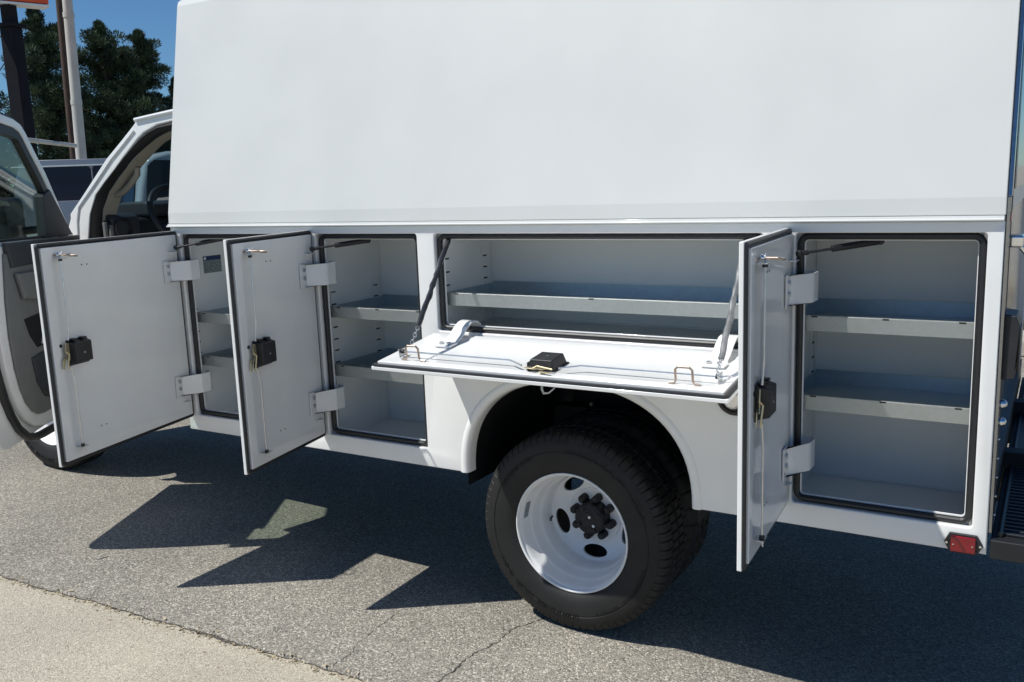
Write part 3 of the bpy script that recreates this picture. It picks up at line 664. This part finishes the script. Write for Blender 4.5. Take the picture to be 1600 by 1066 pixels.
# ------------------------------------------------------------------ rear end of the truck
def rear_end():
    # stainless corner post, rear doors
    MB().box(XR+.001, XR+.010, .010, .055, .62, 1.545).build('corner_post', 'stainless', TRUCK, .002)
    MB().box(XR-.056, XR-.026, .075, 1.10, .70, 1.490).build('rear_door', 'stainless', TRUCK, .003)
    MB().box(XR-.056, XR-.026, 1.11, 2.18, .70, 1.490).build('rear_door', 'stainless', TRUCK, .003)
    MB().prism([(XR+.002, .004, 1.5455), (XR+.002, .160, 2.40), (XR+.002, .205, 2.40), (XR+.002, .055, 1.5455)], (.010, 0, 0)).build('corner_post', 'stainless', TRUCK, .002)
    MB().box(XR-.05, XR+.001, .024, .058, .60, 1.4955).build('rear_jamb', 'stainless', TRUCK, .002)
    MB().box(XR+.002, XR+.012, .215, 2.0, 1.56, 2.38).build('upper_rear_door', 'stainless', TRUCK, .003)
    MB().tube([(XR+.004, .064, .66), (XR+.004, .064, 1.5), (XR+.006, .225, 2.40)], .008, 8).build('rear_seal', 'rubber', TRUCK)
    h = MB().box(XR-.026, XR+.042, .10, .17, 1.405, 1.438).build('rear_handle', 'chrome', TRUCK, .007, 3)
    MB().tube([(XR+.035, .13, 1.405), (XR+.052, .13, 1.385), (XR+.055, .18, 1.382), (XR+.040, .2, 1.40)], .010, 10).build('lever', 'chrome', h)
    tl = MB().add([(XR+.002, .028, 1.052), (XR+.040, .020, 1.058), (XR+.047, .020, 1.205), (XR+.038, .026, 1.229), (XR+.002, .030, 1.234),
                   (XR+.002, .150, 1.052), (XR+.040, .150, 1.058), (XR+.047, .150, 1.205), (XR+.038, .150, 1.229), (XR+.002, .150, 1.234)],
                  [(0, 1, 2, 3, 4), (5, 9, 8, 7, 6), (0, 5, 6, 1), (1, 6, 7, 2), (2, 7, 8, 3), (3, 8, 9, 4), (4, 9, 5, 0)]).build('tail_lamp', 'black_plastic', TRUCK, .003)
    MB().box(XR+.044, XR+.050, .035, .140, 1.07, 1.195).build('lens', 'black_plastic', tl, .002)
    for z in (.985, .935): MB().ball((XR+.016, .035, z), .013, 12).build('rear_bolt', 'chrome', TRUCK)
    for i in range(7): MB().ball((XR+.012, .052, .66+.055*i), .0035, 8).build('rivet', 'steel_rod', TRUCK)
    MB().lathe([(.002, .0005), (.002, .016), (.012, .013), (.014, .0005)], (XR, .035, 1.492), 'x', 14).build('corner_marker', 'red_lens', TRUCK)
    # step bumper: black frame with ribbed tread
    b = MB().box(XR+.008, 2.86, .0, 2.24, .548, .604).build('rear_bumper', 'frame_black', TRUCK, .004)
    MB().box(XR-.03, XR+.004, .06, 2.2, .604, .70).build('bumper_back', 'tread_plate', b)
    for i in range(70):
        y = .045+i*.031
        if .78 < y < 1.45: continue
        MB().box(2.586, 2.84, y, y+.015, .6045, .6125).build('tread_rib', 'tread_plate', b, .003)
    MB().box(2.58, 2.85, .80, 1.44, .6045, .609).build('step_inset', 'tread_plate', b, .002)
    MB().tube([(2.586, .03, .612), (2.586, 2.2, .612)], .007, 8).build('tread_edge', 'tread_plate', b)
rear_end()

# ------------------------------------------------------------------ cab
def cab():
    yc, yo = .25, 1.99                            # near and off side of the cab
    OUT = [(-.70, 2.012), (-.920, 2.007), (-1.063, 1.996), (-1.197, 1.985), (-1.222, 1.965), (-1.335, 1.891), (-1.460, 1.813), (-1.562, 1.733), (-1.674, 1.645), (-1.809, 1.544), (-1.812, 1.491), (-1.81, 1.36)]
    INN = [(-.70, 1.970), (-.927, 1.964), (-1.047, 1.953), (-1.150, 1.922), (-1.203, 1.893), (-1.252, 1.859), (-1.325, 1.809), (-1.400, 1.754), (-1.492, 1.692), (-1.574, 1.633), (-1.640, 1.532), (-1.69, 1.36)]
    SIN = [(-.70, 1.935), (-.969, 1.927), (-1.030, 1.922), (-1.068, 1.914), (-1.127, 1.896), (-1.219, 1.855), (-1.280, 1.825), (-1.336, 1.790), (-1.441, 1.720), (-1.529, 1.652), (-1.600, 1.560), (-1.655, 1.36)]
    TIN = [(-.70, 1.930), (-.95, 1.918), (-1.04, 1.908), (-1.10, 1.896), (-1.155, 1.878), (-1.219, 1.846), (-1.284, 1.806), (-1.335, 1.776), (-1.440, 1.705), (-1.520, 1.640), (-1.583, 1.545), (-1.64, 1.36)]
    MB().prism([(x, yc, z) for x, z in OUT+INN[::-1]], (0, .05, 0)).build('pillar', 'white_paint', TRUCK, .009, 3)
    rows = [[(x, yc+.010, z) for x, z in INN], [(x*.6+u*.4, yc-.006, z*.6+w*.4) for (x, z), (u, w) in zip(INN, SIN)], [(x*.1+u*.9, yc+.004, z*.1+w*.9) for (x, z), (u, w) in zip(INN, SIN)], [(x, yc+.05, z) for x, z in SIN]]
    MB().grid(rows).build('opening_seal', 'rubber', TRUCK, angle=60)
    MB().tube([(x*.62+u*.38, yc-.002, z*.62+w*.38) for (x, z), (u, w) in list(zip(OUT, INN))[4:]], .006, 8).build('pillar_bead', 'white_paint', TRUCK)
    MB().tube([(x, yc-.004, z+.002) for x, z in OUT[:4]], .010, 8).build('roof_drip', 'white_paint', TRUCK)
    rows = [[(x, yc+.052, z) for x, z in SIN], [(x*.3+u*.7, yc+.085, z*.3+w*.7) for (x, z), (u, w) in zip(SIN, TIN)], [(x, yc+.12, z) for x, z in TIN]]
    MB().grid(rows).build('pillar_trim', 'trim_beige', TRUCK, angle=60)
    MB().tube([(-1.455, .34, 1.762), (-1.415, .345, 1.772), (-1.375, .345, 1.772), (-1.350, .345, 1.758), (-1.355, .345, 1.731), (-1.413, .345, 1.685), (-1.476, .345, 1.648), (-1.529, .34, 1.634), (-1.590, .33, 1.640)], [.015, .015, .0155, .016, .0165, .0165, .016, .015, .014], 12).build('grab_handle', 'trim_beige', TRUCK)
    # roof sheet
    rows = []; W2 = yo-yc
    for x, z in ((-.70, 2.010), (-.92, 2.006), (-1.06, 1.996), (-1.195, 1.984), (-1.222, 1.964)):
        rows.append([(x, yc+.004+(W2-.008)*t, z+.05*math.sin(math.pi*t)) for t in (0, .04, .14, .34, .5, .66, .86, .96, 1)])
    MB().grid(rows).build('roof', 'white_paint', TRUCK, angle=60)
    MB().box(-.735, -.722, yc+.005, yo-.005, 1.02, 2.0).build('cab_back', 'trim_dark', TRUCK)
    rows = []
    for t in [i/6 for i in range(7)]:
        rows.append([(-1.235-.62*t-(.17*math.sin(math.pi*q)), yc+.05+(W2-.1)*q, 1.960-.42*t+.03*math.sin(math.pi*q)*(1-t)) for q in [i/10 for i in range(11)]])
    MB().grid(rows).build('windshield', 'windshield_glass', TRUCK, angle=60)
    # dash, vent, steering wheel, seats
    MB().prism([(-1.58, .30, 1.50), (-1.66, .30, 1.510), (-1.80, .30, 1.500), (-1.98, .30, 1.49), (-2.0, .30, 1.20), (-1.58, .30, 1.05), (-1.56, .30, 1.40)], (0, 1.64, 0)).build('dashboard', 'dash_dark', TRUCK, .02, 3)
    MB().prism([(-1.560, .315, 1.515), (-1.60, .315, 1.535), (-1.70, .315, 1.535), (-1.74, .315, 1.52), (-1.58, .315, 1.40), (-1.555, .315, 1.40)], (0, .17, 0)).build('dash_pod', 'trim_dark', TRUCK, .012, 3)
    MB().prism([(-1.52, .55, 1.575), (-1.60, .55, 1.594), (-1.80, .55, 1.590), (-1.95, .55, 1.545), (-2.02, .55, 1.50), (-1.56, .55, 1.51)], (0, .42, 0)).build('gauge_hood', 'trim_dark', TRUCK, .02, 3)
    v = MB().lathe([(0, .050), (-.014, .055), (-.018, .048), (-.004, .042), (.010, .038), (.012, .0005)], (0, 0, 0), 'x', 28)
    v.v = [(-1.556-a, .372+b, 1.460+c) for a, b, c in v.v]; vo = v.build('air_vent', 'dash_dark', TRUCK)
    MB().box(-1.565, -1.545, .262, .278, 1.38, 1.495).build('vent_bar', 'trim_grey', vo, .003)
    MB().box(-1.565, -1.548, .296, .314, 1.38, 1.480).build('vent_bar', 'trim_grey', vo, .003)
    ctr = Vector((-1.337, .60, 1.503)); ax = Vector((.83, 0, .55)).normalized(); u = Vector((0, 1, 0)); w = ax.cross(u)
    sw = MB().tube([ctr+.195*(math.cos(2*math.pi*i/40)*u+math.sin(2*math.pi*i/40)*w) for i in range(40)], .0165, 12, True).build('steering_wheel', 'dash_dark', TRUCK)
    MB().ball(ctr-ax*.03, .075, 16, (.5, 1, 1)).build('wheel_hub', 'dash_dark', sw)
    for a in (200, 340, 270): MB().tube([ctr-ax*.03, ctr+.19*(math.cos(R(a))*u+math.sin(R(a))*w)], .016, 8).build('wheel_spoke', 'dash_dark', sw)
    MB().tube([ctr-ax*.03, ctr-ax*.36], .045, 14).build('column', 'dash_dark', sw)
    MB().tube([(-1.40, .52, 1.43), (-1.35, .48, 1.450), (-1.34, .47, 1.465)], .007, 8).build('stalk', 'steel_rod', sw)
    for y in (.65, 1.60):
        MB().box(-.95, -.80, y-.23, y+.23, .95, 1.40).build('seat_back', 'trim_grey', TRUCK, .05, 4)
        MB().box(-1.35, -.85, y-.23, y+.23, .80, .96).build('seat_base', 'trim_grey', TRUCK, .05, 4)
    MB().box(-2.0, -.73, .43, yo-.03, .70, .74).build('cab_floor', 'trim_dark', TRUCK)
    MB().box(-.85, -.735, yc, yc+.08, .74, 1.95).build('rear_pillar', 'white_paint', TRUCK, .01)
    MB().box(-1.85, -.735, .312, .42, .695, .745).build('rocker', 'white_paint', TRUCK, .012)
    MB().box(-1.80, -.735, yo-.06, yo, .60, 1.46).build('off_door', 'white_paint', TRUCK, .02)
    # front clip
    MB().prism([(-1.810, yc+.004, 1.53), (-1.86, yc+.004, 1.45), (-1.90, yc+.004, .62), (-1.78, yc+.004, .62), (-1.66, yc+.004, 1.30), (-1.68, yc+.004, 1.40)], (0, .08, 0)).build('cowl_side', 'white_paint', TRUCK, .01)
    rows = []
    for x, z, i in ((-1.84, 1.43, .02), (-2.1, 1.36, .02), (-2.4, 1.29, .03), (-2.75, 1.18, .07), (-2.88, 1.0, .12), (-2.90, .6, .14)):
        rows.append([(x, y, z+q) for y, q in ((yc+i, -.25), (yc+i+.005, -.08), (yc+i+.05, -.02), (.6, .03), (1.12, .06), (1.64, .03), (yo-i-.05, -.02), (yo-i-.005, -.08), (yo-i, -.25))])
    MB().grid(rows).build('hood', 'white_paint', TRUCK, angle=60)
    f = [(-1.86, .56), (-1.86, 1.25), (-2.4, 1.1), (-2.86, .95), (-2.88, .55), (-2.78, .55)]+[(-2.33+.43*math.cos(R(a)), .46+.43*math.sin(R(a))) for a in range(172, 6, -10)]+[(-1.89, .50)]
    plate('fender', [f], yc+.015, yc+.040, 'white_paint', TRUCK, .006)
    MB().box(-2.9, -1.90, .58, 1.7, .45, 1.05).build('engine_bay', 'frame_black', TRUCK)
    MB().box(-3.02, -2.90, .28, 1.96, .5, .72).build('front_bumper', 'chrome', TRUCK, .03, 3)
cab()

def cab_door():
    hx, hy = -1.76, .25; d = Vector((.57854352, -.81565152, 0)).normalized()
    Mx = Matrix(((d.x, -d.y, 0, hx), (d.y, d.x, 0, hy), (0, 0, 1, 0), (0, 0, 0, 1)))
    lower = [(.01, .585), (.012, 1.0), (.02, 1.43), (.60, 1.446), (1.10, 1.452), (1.105, 1.2), (1.105, 1.0), (1.10, .75), (1.085, .62), (1.06, .575), (1.02, .560), (.98, .555)]
    sk = plate('cab_door', [lower], -.060, -.014, 'white_paint', TRUCK, .010, label='open cab door with grey inner trim and tinted window', res=3)
    sk.matrix_basis = Mx
    FO = [(.028, 1.419), (.10, 1.515), (.169, 1.605), (.225, 1.683), (.278, 1.753), (.382, 1.866), (.445, 1.938), (.485, 1.972), (.55, 1.992), (.703, 2.009), (.95, 2.016), (1.08, 2.000), (1.115, 1.945), (1.13, 1.80), (1.135, 1.44)]
    def offs(P, dd):
        out = []
        for i, (a, b) in enumerate(P):
            a0, b0 = P[max(0, i-1)]; a1, b1 = P[min(len(P)-1, i+1)]; tx, tz = a1-a0, b1-b0; q = math.hypot(tx, tz); out.append((a+tz/q*dd, b-tx/q*dd))
        return out
    FI = offs(FO, .086); FM = offs(FO, .040)
    def band(name, A, B, y0, y1, m, bev):
        mb = MB(); k = len(A)
        rows = [[(a, y0, b) for a, b in A], [(a, y1, b) for a, b in A], [(a, y1, b) for a, b in B], [(a, y0, b) for a, b in B], [(a, y0, b) for a, b in A]]
        mb.grid(rows); mb.build(name, m, sk, bev, 3)
    band('window_frame', FO, FM, -.055, -.012, 'white_paint', .006)
    band('frame_inner', offs(FO, .0405), FI, -.050, -.016, 'rubber', .004)
    band('drip_seal', offs(FO, -.020), offs(FO, -.001), -.058, -.040, 'rubber', .002)
    MB().prism([(.05, -.05, 1.440), (.267, -.05, 1.672), (.352, -.05, 1.640), (.372, -.05, 1.440)], (0, .044, 0)).build('mirror_sail', 'trim_dark', sk, .004)
    g = [(.20, 1.43), (.28, 1.62), (.40, 1.79), (.50, 1.91), (.58, 1.935), (1.03, 1.945), (1.06, 1.90), (1.07, 1.43)]
    MB().prism([(a, -.036, b) for a, b in g], (0, .004, 0)).build('window_pane', 'door_glass', sk)
    mr = MB().box(.16, .40, -.32, -.18, 1.40, 1.64).build('door_mirror', 'black_plastic', sk, .03, 3)
    MB().tube([(.20, -.05, 1.48), (.22, -.19, 1.47)], .02, 10).build('mirror_arm', 'black_plastic', mr)
    ring = [(1.05, 1.43), (1.065, 1.2), (1.05, .95), (1.030, .859), (1.006, .782), (.968, .702), (.916, .629), (.838, .568), (.77, .550), (.710, .543), (.514, .538), (.20, .560), (.09, .60)]
    MB().tube([(a, -.004, b) for a, b in ring], .0190, 10).build('weather_seal', 'rubber', sk)
    ins = [(.06, .635), (.20, .598), (.520, .575), (.70, .583), (.790, .606), (.865, .655), (.920, .722), (.955, .80), (.985, .90), (1.0, 1.04), (.99, 1.2), (.96, 1.43), (.06, 1.43)]
    plate('door_inner_shell', [ins], -.014, .012, 'white_paint', sk, .009)
    trm = [(.08, .685), (.30, .660), (.534, .646), (.70, .646), (.760, .655), (.810, .680), (.860, .730), (.895, .80), (.922, .90), (.935, 1.04), (.925, 1.2), (.89, 1.40), (.08, 1.40)]
    plate('trim_panel', [trm], .012, .026, 'trim_grey', sk, .006)
    plate('trim_upper', [[(.08, 1.335), (.86, 1.335), (.885, 1.446), (.08, 1.436)]], .010, .040, 'trim_dark', sk, .010)
    plate('trim_relief', [[(.20, .72), (.62, .700), (.69, .725), (.75, .80), (.775, .92), (.66, .93), (.54, .90), (.34, .80)]], .0262, .034, 'trim_dark', sk, .006)
    plate('trim_arm', [[(.20, 1.12), (.80, 1.19), (.845, 1.31), (.20, 1.30)]], .026, .052, 'trim_grey', sk, .014)
    plate('map_pocket', [[(.34, .955), (.70, .955), (.76, 1.02), (.795, 1.10), (.56, 1.11), (.34, 1.09)]], .0262, .0285, 'dark_hole', sk, .001)
    doc = plate('document', [[(.50, .960), (.655, .965), (.615, 1.045), (.57, 1.055)]], .029, .031, 'paper', sk, 0)
    for i in range(4): MB().box(.575, .63-.005*i, .0312, .0316, .975+.014*i, .979+.014*i).build('print_line', 'ink', doc)
    plate('sill_strip', [[(.03, 1.434), (1.10, 1.452), (1.10, 1.462), (.03, 1.446)]], -.044, -.014, 'rubber', sk, .002)
cab_door()

# ------------------------------------------------------------------ background vehicles
CAMP = Vector((2.679, -2.710, 1.636))
def polar(az, dist, z=0.0):
    a = R(az); return Vector((CAMP.x+math.sin(a)*dist, CAMP.y+math.cos(a)*dist, z))
GB = -0.22+0.11
def place(root_mesh_fn): pass
def vehicle_empty(name, label, cat, loc, rot):
    o = bpy.data.objects.new(name, None); COL.objects.link(o); o.location = loc; o.rotation_euler = (0, 0, rot); o['label'] = label; o['category'] = cat; return o
def simple_wheel(par, x, y, r=.37):
    w = MB().lathe([(-.11, r*.58), (-.115, r*.8), (-.10, r*.96), (0, r), (.10, r*.96), (.115, r*.8), (.11, r*.58)], (x, y, r), 'y', 32).build('wheel', 'tyre', par)
    MB().lathe([(-.112, r*.6), (-.10, r*.52), (-.09, r*.2), (-.10, .001)], (x, y, r), 'y', 24).lathe([(.112, r*.6), (.10, r*.52), (.09, r*.2), (.10, .001)], (x, y, r), 'y', 24).build('rim', 'chrome', w)
def passenger_van():
    # x = length axis (tail at 0), near side y = 0
    p = polar(-59.4, 15, -.13)
    root = vehicle_empty('passenger_van', 'passenger van with sides coloured dark for shade, dark tinted side windows and pale roof parked beyond the cab door', 'van', p, R(37))
    L_, W_, H_ = 5.6, 1.95, 2.285
    side = [(0.02, .35), (0.0, .9), (.02, 1.35), (.06, 1.9), (.16, H_-.06), (.32, H_), (4.0, H_-.02), (4.25, H_-.10), (4.75, 1.65), (5.5, 1.30), (5.6, .9), (5.58, .35)]
    holes = [rrect(.42, 1.14, 1.70, 2.18, .06), rrect(1.165, 2.15, 1.70, 2.18, .04), rrect(2.18, 3.35, 1.70, 2.18, .05), [(3.48, 1.68), (4.40, 1.68), (4.02, 2.12), (3.52, 2.16)]]
    b = MB().prism([(x, .03, z) for x, z in side], (0, W_-.06, 0)).build('body', 'van_white', root, .05, 4)
    for y in (.0, W_-.028): plate('body_side', [side]+holes, y, y+.028, 'van_side_shaded', root, .008)
    for y in (.012, W_-.03):
        for hlp in holes: plate('side_window', [hlp], y+.006, y+.016, 'tint_glass', root)
    MB().box(.05, 4.1, -.004, .004, H_-.10, H_-.082).build('drip_rail', 'van_white', root, .002)
    MB().box(.2, 5.4, -.012, .004, .80, .86).build('side_moulding', 'black_plastic', root, .004)
    plate('rear_window', [rrect(.2, .9, 1.6, 2.15, .06)], 0, .01, 'tint_glass', root, mapf=lambda q: (-.004-.0+.03*max(0, (q[2]-1.35))/.6+q[1], q[0]+.05, q[2]))
    plate('rear_window', [rrect(1.05, 1.75, 1.6, 2.15, .06)], 0, .01, 'tint_glass', root, mapf=lambda q: (-.004+.03*max(0, (q[2]-1.35))/.6+q[1], q[0], q[2]))
    for y in (.05, W_-.20): MB().box(-.02, .05, y, y+.14, .95, 1.30).build('tail_lamp', 'red_lens', root, .01)
    MB().box(-.10, .1, .05, W_-.05, .42, .62).build('bumper', 'chrome', root, .03)
    for x in (.95, 4.6):
        for y in (.11, W_-.11): simple_wheel(root, x, y)
passenger_van()
def pickup():
    p = polar(-52.6, 12.0, -.13)+Vector((-.713, .045, 0))
    root = vehicle_empty('pickup_truck', 'white pickup seen through the cab windshield with its high brake lamp on the roof', 'pickup', p, R(68)); root.scale = (1.13, 1.13, 1.13)
    # x forward (away), y across; tail bed toward the camera
    W_ = 1.98; H_ = 1.99; ZS = 1.13
    cabp = [(.0, .55), (.0, 1.20), (.08, 1.62), (.16, 1.90), (.26, H_-.03), (.40, H_), (1.5, H_), (1.8, H_-.07), (2.35, 1.35), (3.3, 1.2), (3.4, .9), (3.4, .5)]
    MB().prism([(x, -W_/2+.07, z) for x, z in cabp], (0, W_-.14, 0)).build('cab', 'van_white', root, .06, 4)
    MB().grid([[(-.004, -.78, 1.25), (-.004, .78, 1.25)], [(.066, -.74, 1.62), (.066, .74, 1.62)], [(.138, -.66, 1.87), (.138, .66, 1.87)]]).build('rear_window', 'tint_glass', root)
    c = MB().box(.13, .27, -.60, -.36, 1.955, 2.005).build('high_brake_lamp', 'sign_white', root, .006)
    MB().box(.175, .225, -.607, -.598, 1.958, 2.002).build('lens', 'red_lens', c, .003)
    MB().box(.42, .60, -.955, -.93, 1.13, 1.16).build('door_handle', 'chrome', root, .004)
    bed = MB().box(-2.0, -.05, -W_/2, W_/2, .55, 1.16); bed.build('bed', 'van_white', root, .04, 3)
    MB().box(-2.10, -1.99, -W_/2, W_/2, .45, .62).build('bumper', 'chrome', root, .03)
    for s_ in (-1, 1): MB().box(-2.03, -1.96, s_*.85-.07, s_*.85+.07, .78, 1.12).build('tail_lamp', 'red_lens', root, .01)
    for s_ in (-1, 1):
        plate('side_window', [[(.10, 1.28), (1.95, 1.28), (1.66, 1.84), (.24, 1.90), (.17, 1.84)]], s_*(W_/2-.055)-.006, s_*(W_/2-.055)+.006, 'tint_glass', root)
    for x in (-1.0, 2.6):
        for y in (-W_/2+.12, W_/2-.12): simple_wheel(root, x, y, .40)
pickup()

# ------------------------------------------------------------------ poles and wires
def poles():
    g = -.13
    # square sign pole
    p = polar(-58.35, 24, g); r0 = thing('sign_pole', 'dark square sign pole with the corner of a red and white sign box on top', 'sign', p)
    top = 1.636+24*math.tan(R(8.9))
    M_ = Matrix.Rotation(R(20), 4, 'Z')
    def rb(x0, x1, y0, y1, z0, z1):
        m = MB().box(x0, x1, y0, y1, z0, z1); m.v = [tuple((M_ @ Vector(v))+Vector((p.x, p.y, 0))) for v in m.v]; return m
    rb(-.165, .165, -.165, .165, g, top).build('post', 'pole_paint', r0, .02)
    rb(-.23, .23, -.23, .23, top, top+.08).build('cap_plate', 'pole_paint', r0, .01)
    rb(-.12, .12, -.12, .12, top+.08, top+2.6).build('upper_post', 'pole_paint', r0, .01)
    M_ = Matrix.Rotation(R(72), 4, 'Z')
    zs = 1.636+24*math.tan(R(10.02))
    rb(-1.3, .80, -.2, .2, zs+.07, zs+1.5).build('sign_box', 'sign_orange', r0, .01)
    rb(-1.31, .81, -.21, .21, zs, zs+.05).build('sign_trim', 'sign_white', r0, .01)
    # wooden pole
    p = polar(-56.13, 30, g)
    w = MB().tube([(p.x, p.y, g), (p.x+.05, p.y+.08, 5), (p.x+.16, p.y+.22, 12)], [.115, .105, .09], 14).build('pole_tmp', 'wood_pole'); w.name = 'utility_pole'
    tag(w, 'brown wooden utility pole beside the pale metal pole', 'pole')
    # pale metal pole with collars
    p = polar(-55.82, 26, g); r1 = thing('lamp_post', 'pale grey metal pole with collars rising behind the cab', 'pole', p)
    MB().tube([(p.x, p.y, g), (p.x+.10, p.y+.12, 6), (p.x+.2, p.y+.24, 13)], [.135, .118, .105], 20).build('shaft', 'grey_pole', r1)
    for z in (3.95, 6.05):
        k = z/6; MB().tube([(p.x+.10*k, p.y+.12*k, z-.06), (p.x+.10*k, p.y+.12*k, z+.06)], .135, 20).build('collar', 'grey_pole', r1)
    # horizontal pipe rail
    a = polar(-58.6, 22, 1.636+22*math.tan(R(3.15))); b = polar(-55.9, 25.0, 1.636+25*math.tan(R(2.75)))
    o = MB().tube([a, b], .05, 10).build('pipe_rail', 'grey_pole'); tag(o, 'thin horizontal pipe reaching across to the wooden pole', 'pipe')
    # overhead wires
    for i, (az0, el0, az1, el1) in enumerate(((-60.5, 5.0, -56.6, 11.2), (-60.5, 6.6, -57.3, 11.4), (-60.6, 3.2, -58.0, 7.4))):
        a = polar(az0, 34, 1.636+34*math.tan(R(el0))); b = polar(az1, 60, 1.636+60*math.tan(R(el1)))
        P = [a+(b-a)*(k/8)-Vector((0, 0, .5*math.sin(math.pi*k/8))) for k in range(9)]
        o = MB().tube(P, .022, 5).build('overhead_wire', 'frame_black')
        tag(o, ('upper overhead wire crossing behind the sign pole', 'middle overhead wire crossing the sky by the sign pole', 'lowest overhead wire left of the sign pole')[i], 'wire', 'overhead wires')
poles()

# ------------------------------------------------------------------ trees
def pine(az, dist, htop_el, halfw, label, seed, low=1.0, lean=0.0, dens=1.0):
    rnd = random.Random(seed); g = -.13
    base = polar(az, dist, g); H_ = CAMP.z+dist*math.tan(R(htop_el))-g
    root = thing('pine_tree', label, 'tree', base, 'pine trees behind the lot')
    def axis(t): return Vector((base.x+lean*t*t, base.y+.25*math.sin(t*3+seed), g+H_*t))
    trunk = MB().tube([axis(i/10*.95) for i in range(11)], [.22*(1-i/11)+.03 for i in range(11)], 10)
    cr = MB(); puffs = []
    nb = int(46*dens)
    for i in range(nb):
        t = low/H_+(1-low/H_)*((i+rnd.random())/nb)
        dl = (1-t)*H_; prof = halfw*(1-math.exp(-(dl+.04)/3.0))*(0.62+.62*rnd.random())
        a = rnd.uniform(0, 6.283)+i*2.4; c = axis(t)
        for q in ((.95, .27), (.62, .33), (.25, .33)) if prof > .6 else ((.75, .24), (.2, .24)):
            rr = prof*q[0]; jit = rnd.uniform(-.4, .4)
            pc = c+Vector((math.cos(a+jit)*rr, math.sin(a+jit)*rr, rr*.5*rnd.uniform(.3, 1.2)))
            puffs.append((pc, q[1]*(.8+.6*rnd.random())*min(1, .42+prof/1.3)))
            trunk.tube([c-Vector((0, 0, .15)), pc], [.035, .012], 5, cap=False) if q[0] > .9 else None
    puffs += [(axis(.992), .13), (axis(.975), .19), (axis(.95), .25)]
    for pc, pr in puffs:
        for k in range(int(330*pr/.4)):
            d_ = Vector((rnd.gauss(0, 1), rnd.gauss(0, 1), rnd.gauss(.15, .9))).normalized(); rr = pr*(rnd.random()**.45)
            q = pc+Vector((d_.x*rr*1.1, d_.y*rr*1.1, d_.z*rr*.8)); dirv = (d_+Vector((0, 0, .55))+Vector((rnd.gauss(0, .3), rnd.gauss(0, .3), rnd.gauss(0, .3)))).normalized()
            ln = rnd.uniform(.07, .14); s_ = dirv.cross(Vector((rnd.gauss(0, 1), rnd.gauss(0, 1), rnd.gauss(0, 1)))).normalized()*rnd.uniform(.012, .026)
            cr.add([q-s_, q+s_, q+dirv*ln+s_*.4, q+dirv*ln-s_*.4], [(0, 1, 2, 3)])
    trunk.build('trunk', 'bark', root)
    me = bpy.data.meshes.new('crown'); me.from_pydata(cr.v, [], cr.f); me.materials.append(MATS['needles']); o = bpy.data.objects.new('crown', me); COL.objects.link(o); attach(o, root)
pine(-56.95, 44, 10.1, 1.95, 'tall slim pine between the sign pole and the wooden pole', 1, 1.5, dens=2.1)
pine(-53.75, 46, 9.25, 2.25, 'pointed pine just right of the pale metal pole', 2, .8, dens=2.1)
pine(-51.95, 47, 8.9, 2.3, 'pine with a narrow top next to the upper box of the truck', 3, .8, dens=2.1)
pine(-59.9, 46, 6.4, 1.6, 'lower pine at the far left behind the dark sign pole', 4, .8, dens=1.3)
pine(-50.5, 48, 6.4, 1.6, 'short dark pine half hidden by the upper box', 5, .8, dens=1.3)
pine(-55.3, 50, 4.9, 1.7, 'low olive pine at the foot of the pale metal pole', 6, .6, dens=1.2)
pine(-52.9, 52, 5.6, 1.9, 'low pine filling the gap between the two tall right-hand pines', 8, .6, dens=1.2)

# ------------------------------------------------------------------ right edge background: dry bush beyond the bumper
def right_side():
    rnd = random.Random(21); c = Vector((2.30, 9.6, -.22)); m = MB()
    for i in range(2600):
        a = rnd.uniform(0, 6.28); r = rnd.random()**.6; b = c+Vector((math.cos(a)*r*.7, math.sin(a)*r*.7, 0)); h = rnd.uniform(.25, .95)*(1.1-.5*r)
        t = Vector((math.cos(a)*.35*r+rnd.gauss(0, .2), math.sin(a)*.35*r+rnd.gauss(0, .2), 1)).normalized(); s_ = t.cross(Vector((rnd.gauss(0, 1), rnd.gauss(0, 1), .1))).normalized()*.012
        p0 = b; p1 = b+t*h*.6; p2 = p1+(t+Vector((math.cos(a)*.5, math.sin(a)*.5, -.2)))*h*.35
        m.add([p0-s_, p0+s_, p1+s_*.8, p1-s_*.8, p2], [(0, 1, 2, 3), (3, 2, 4)])
    o = m.build('dry_grass_clump', 'straw'); tag(o, 'clump of straw coloured dry grass beyond the rear bumper', 'plant')
    MB().box(1.0, 4.4, 7.3, 8.0, -.24, -.10).build('kerb_tmp', 'concrete').name = 'planter_kerb'
    k = bpy.data.objects['planter_kerb']; tag(k, 'low concrete kerb in front of the dry grass', 'kerb')
right_side()
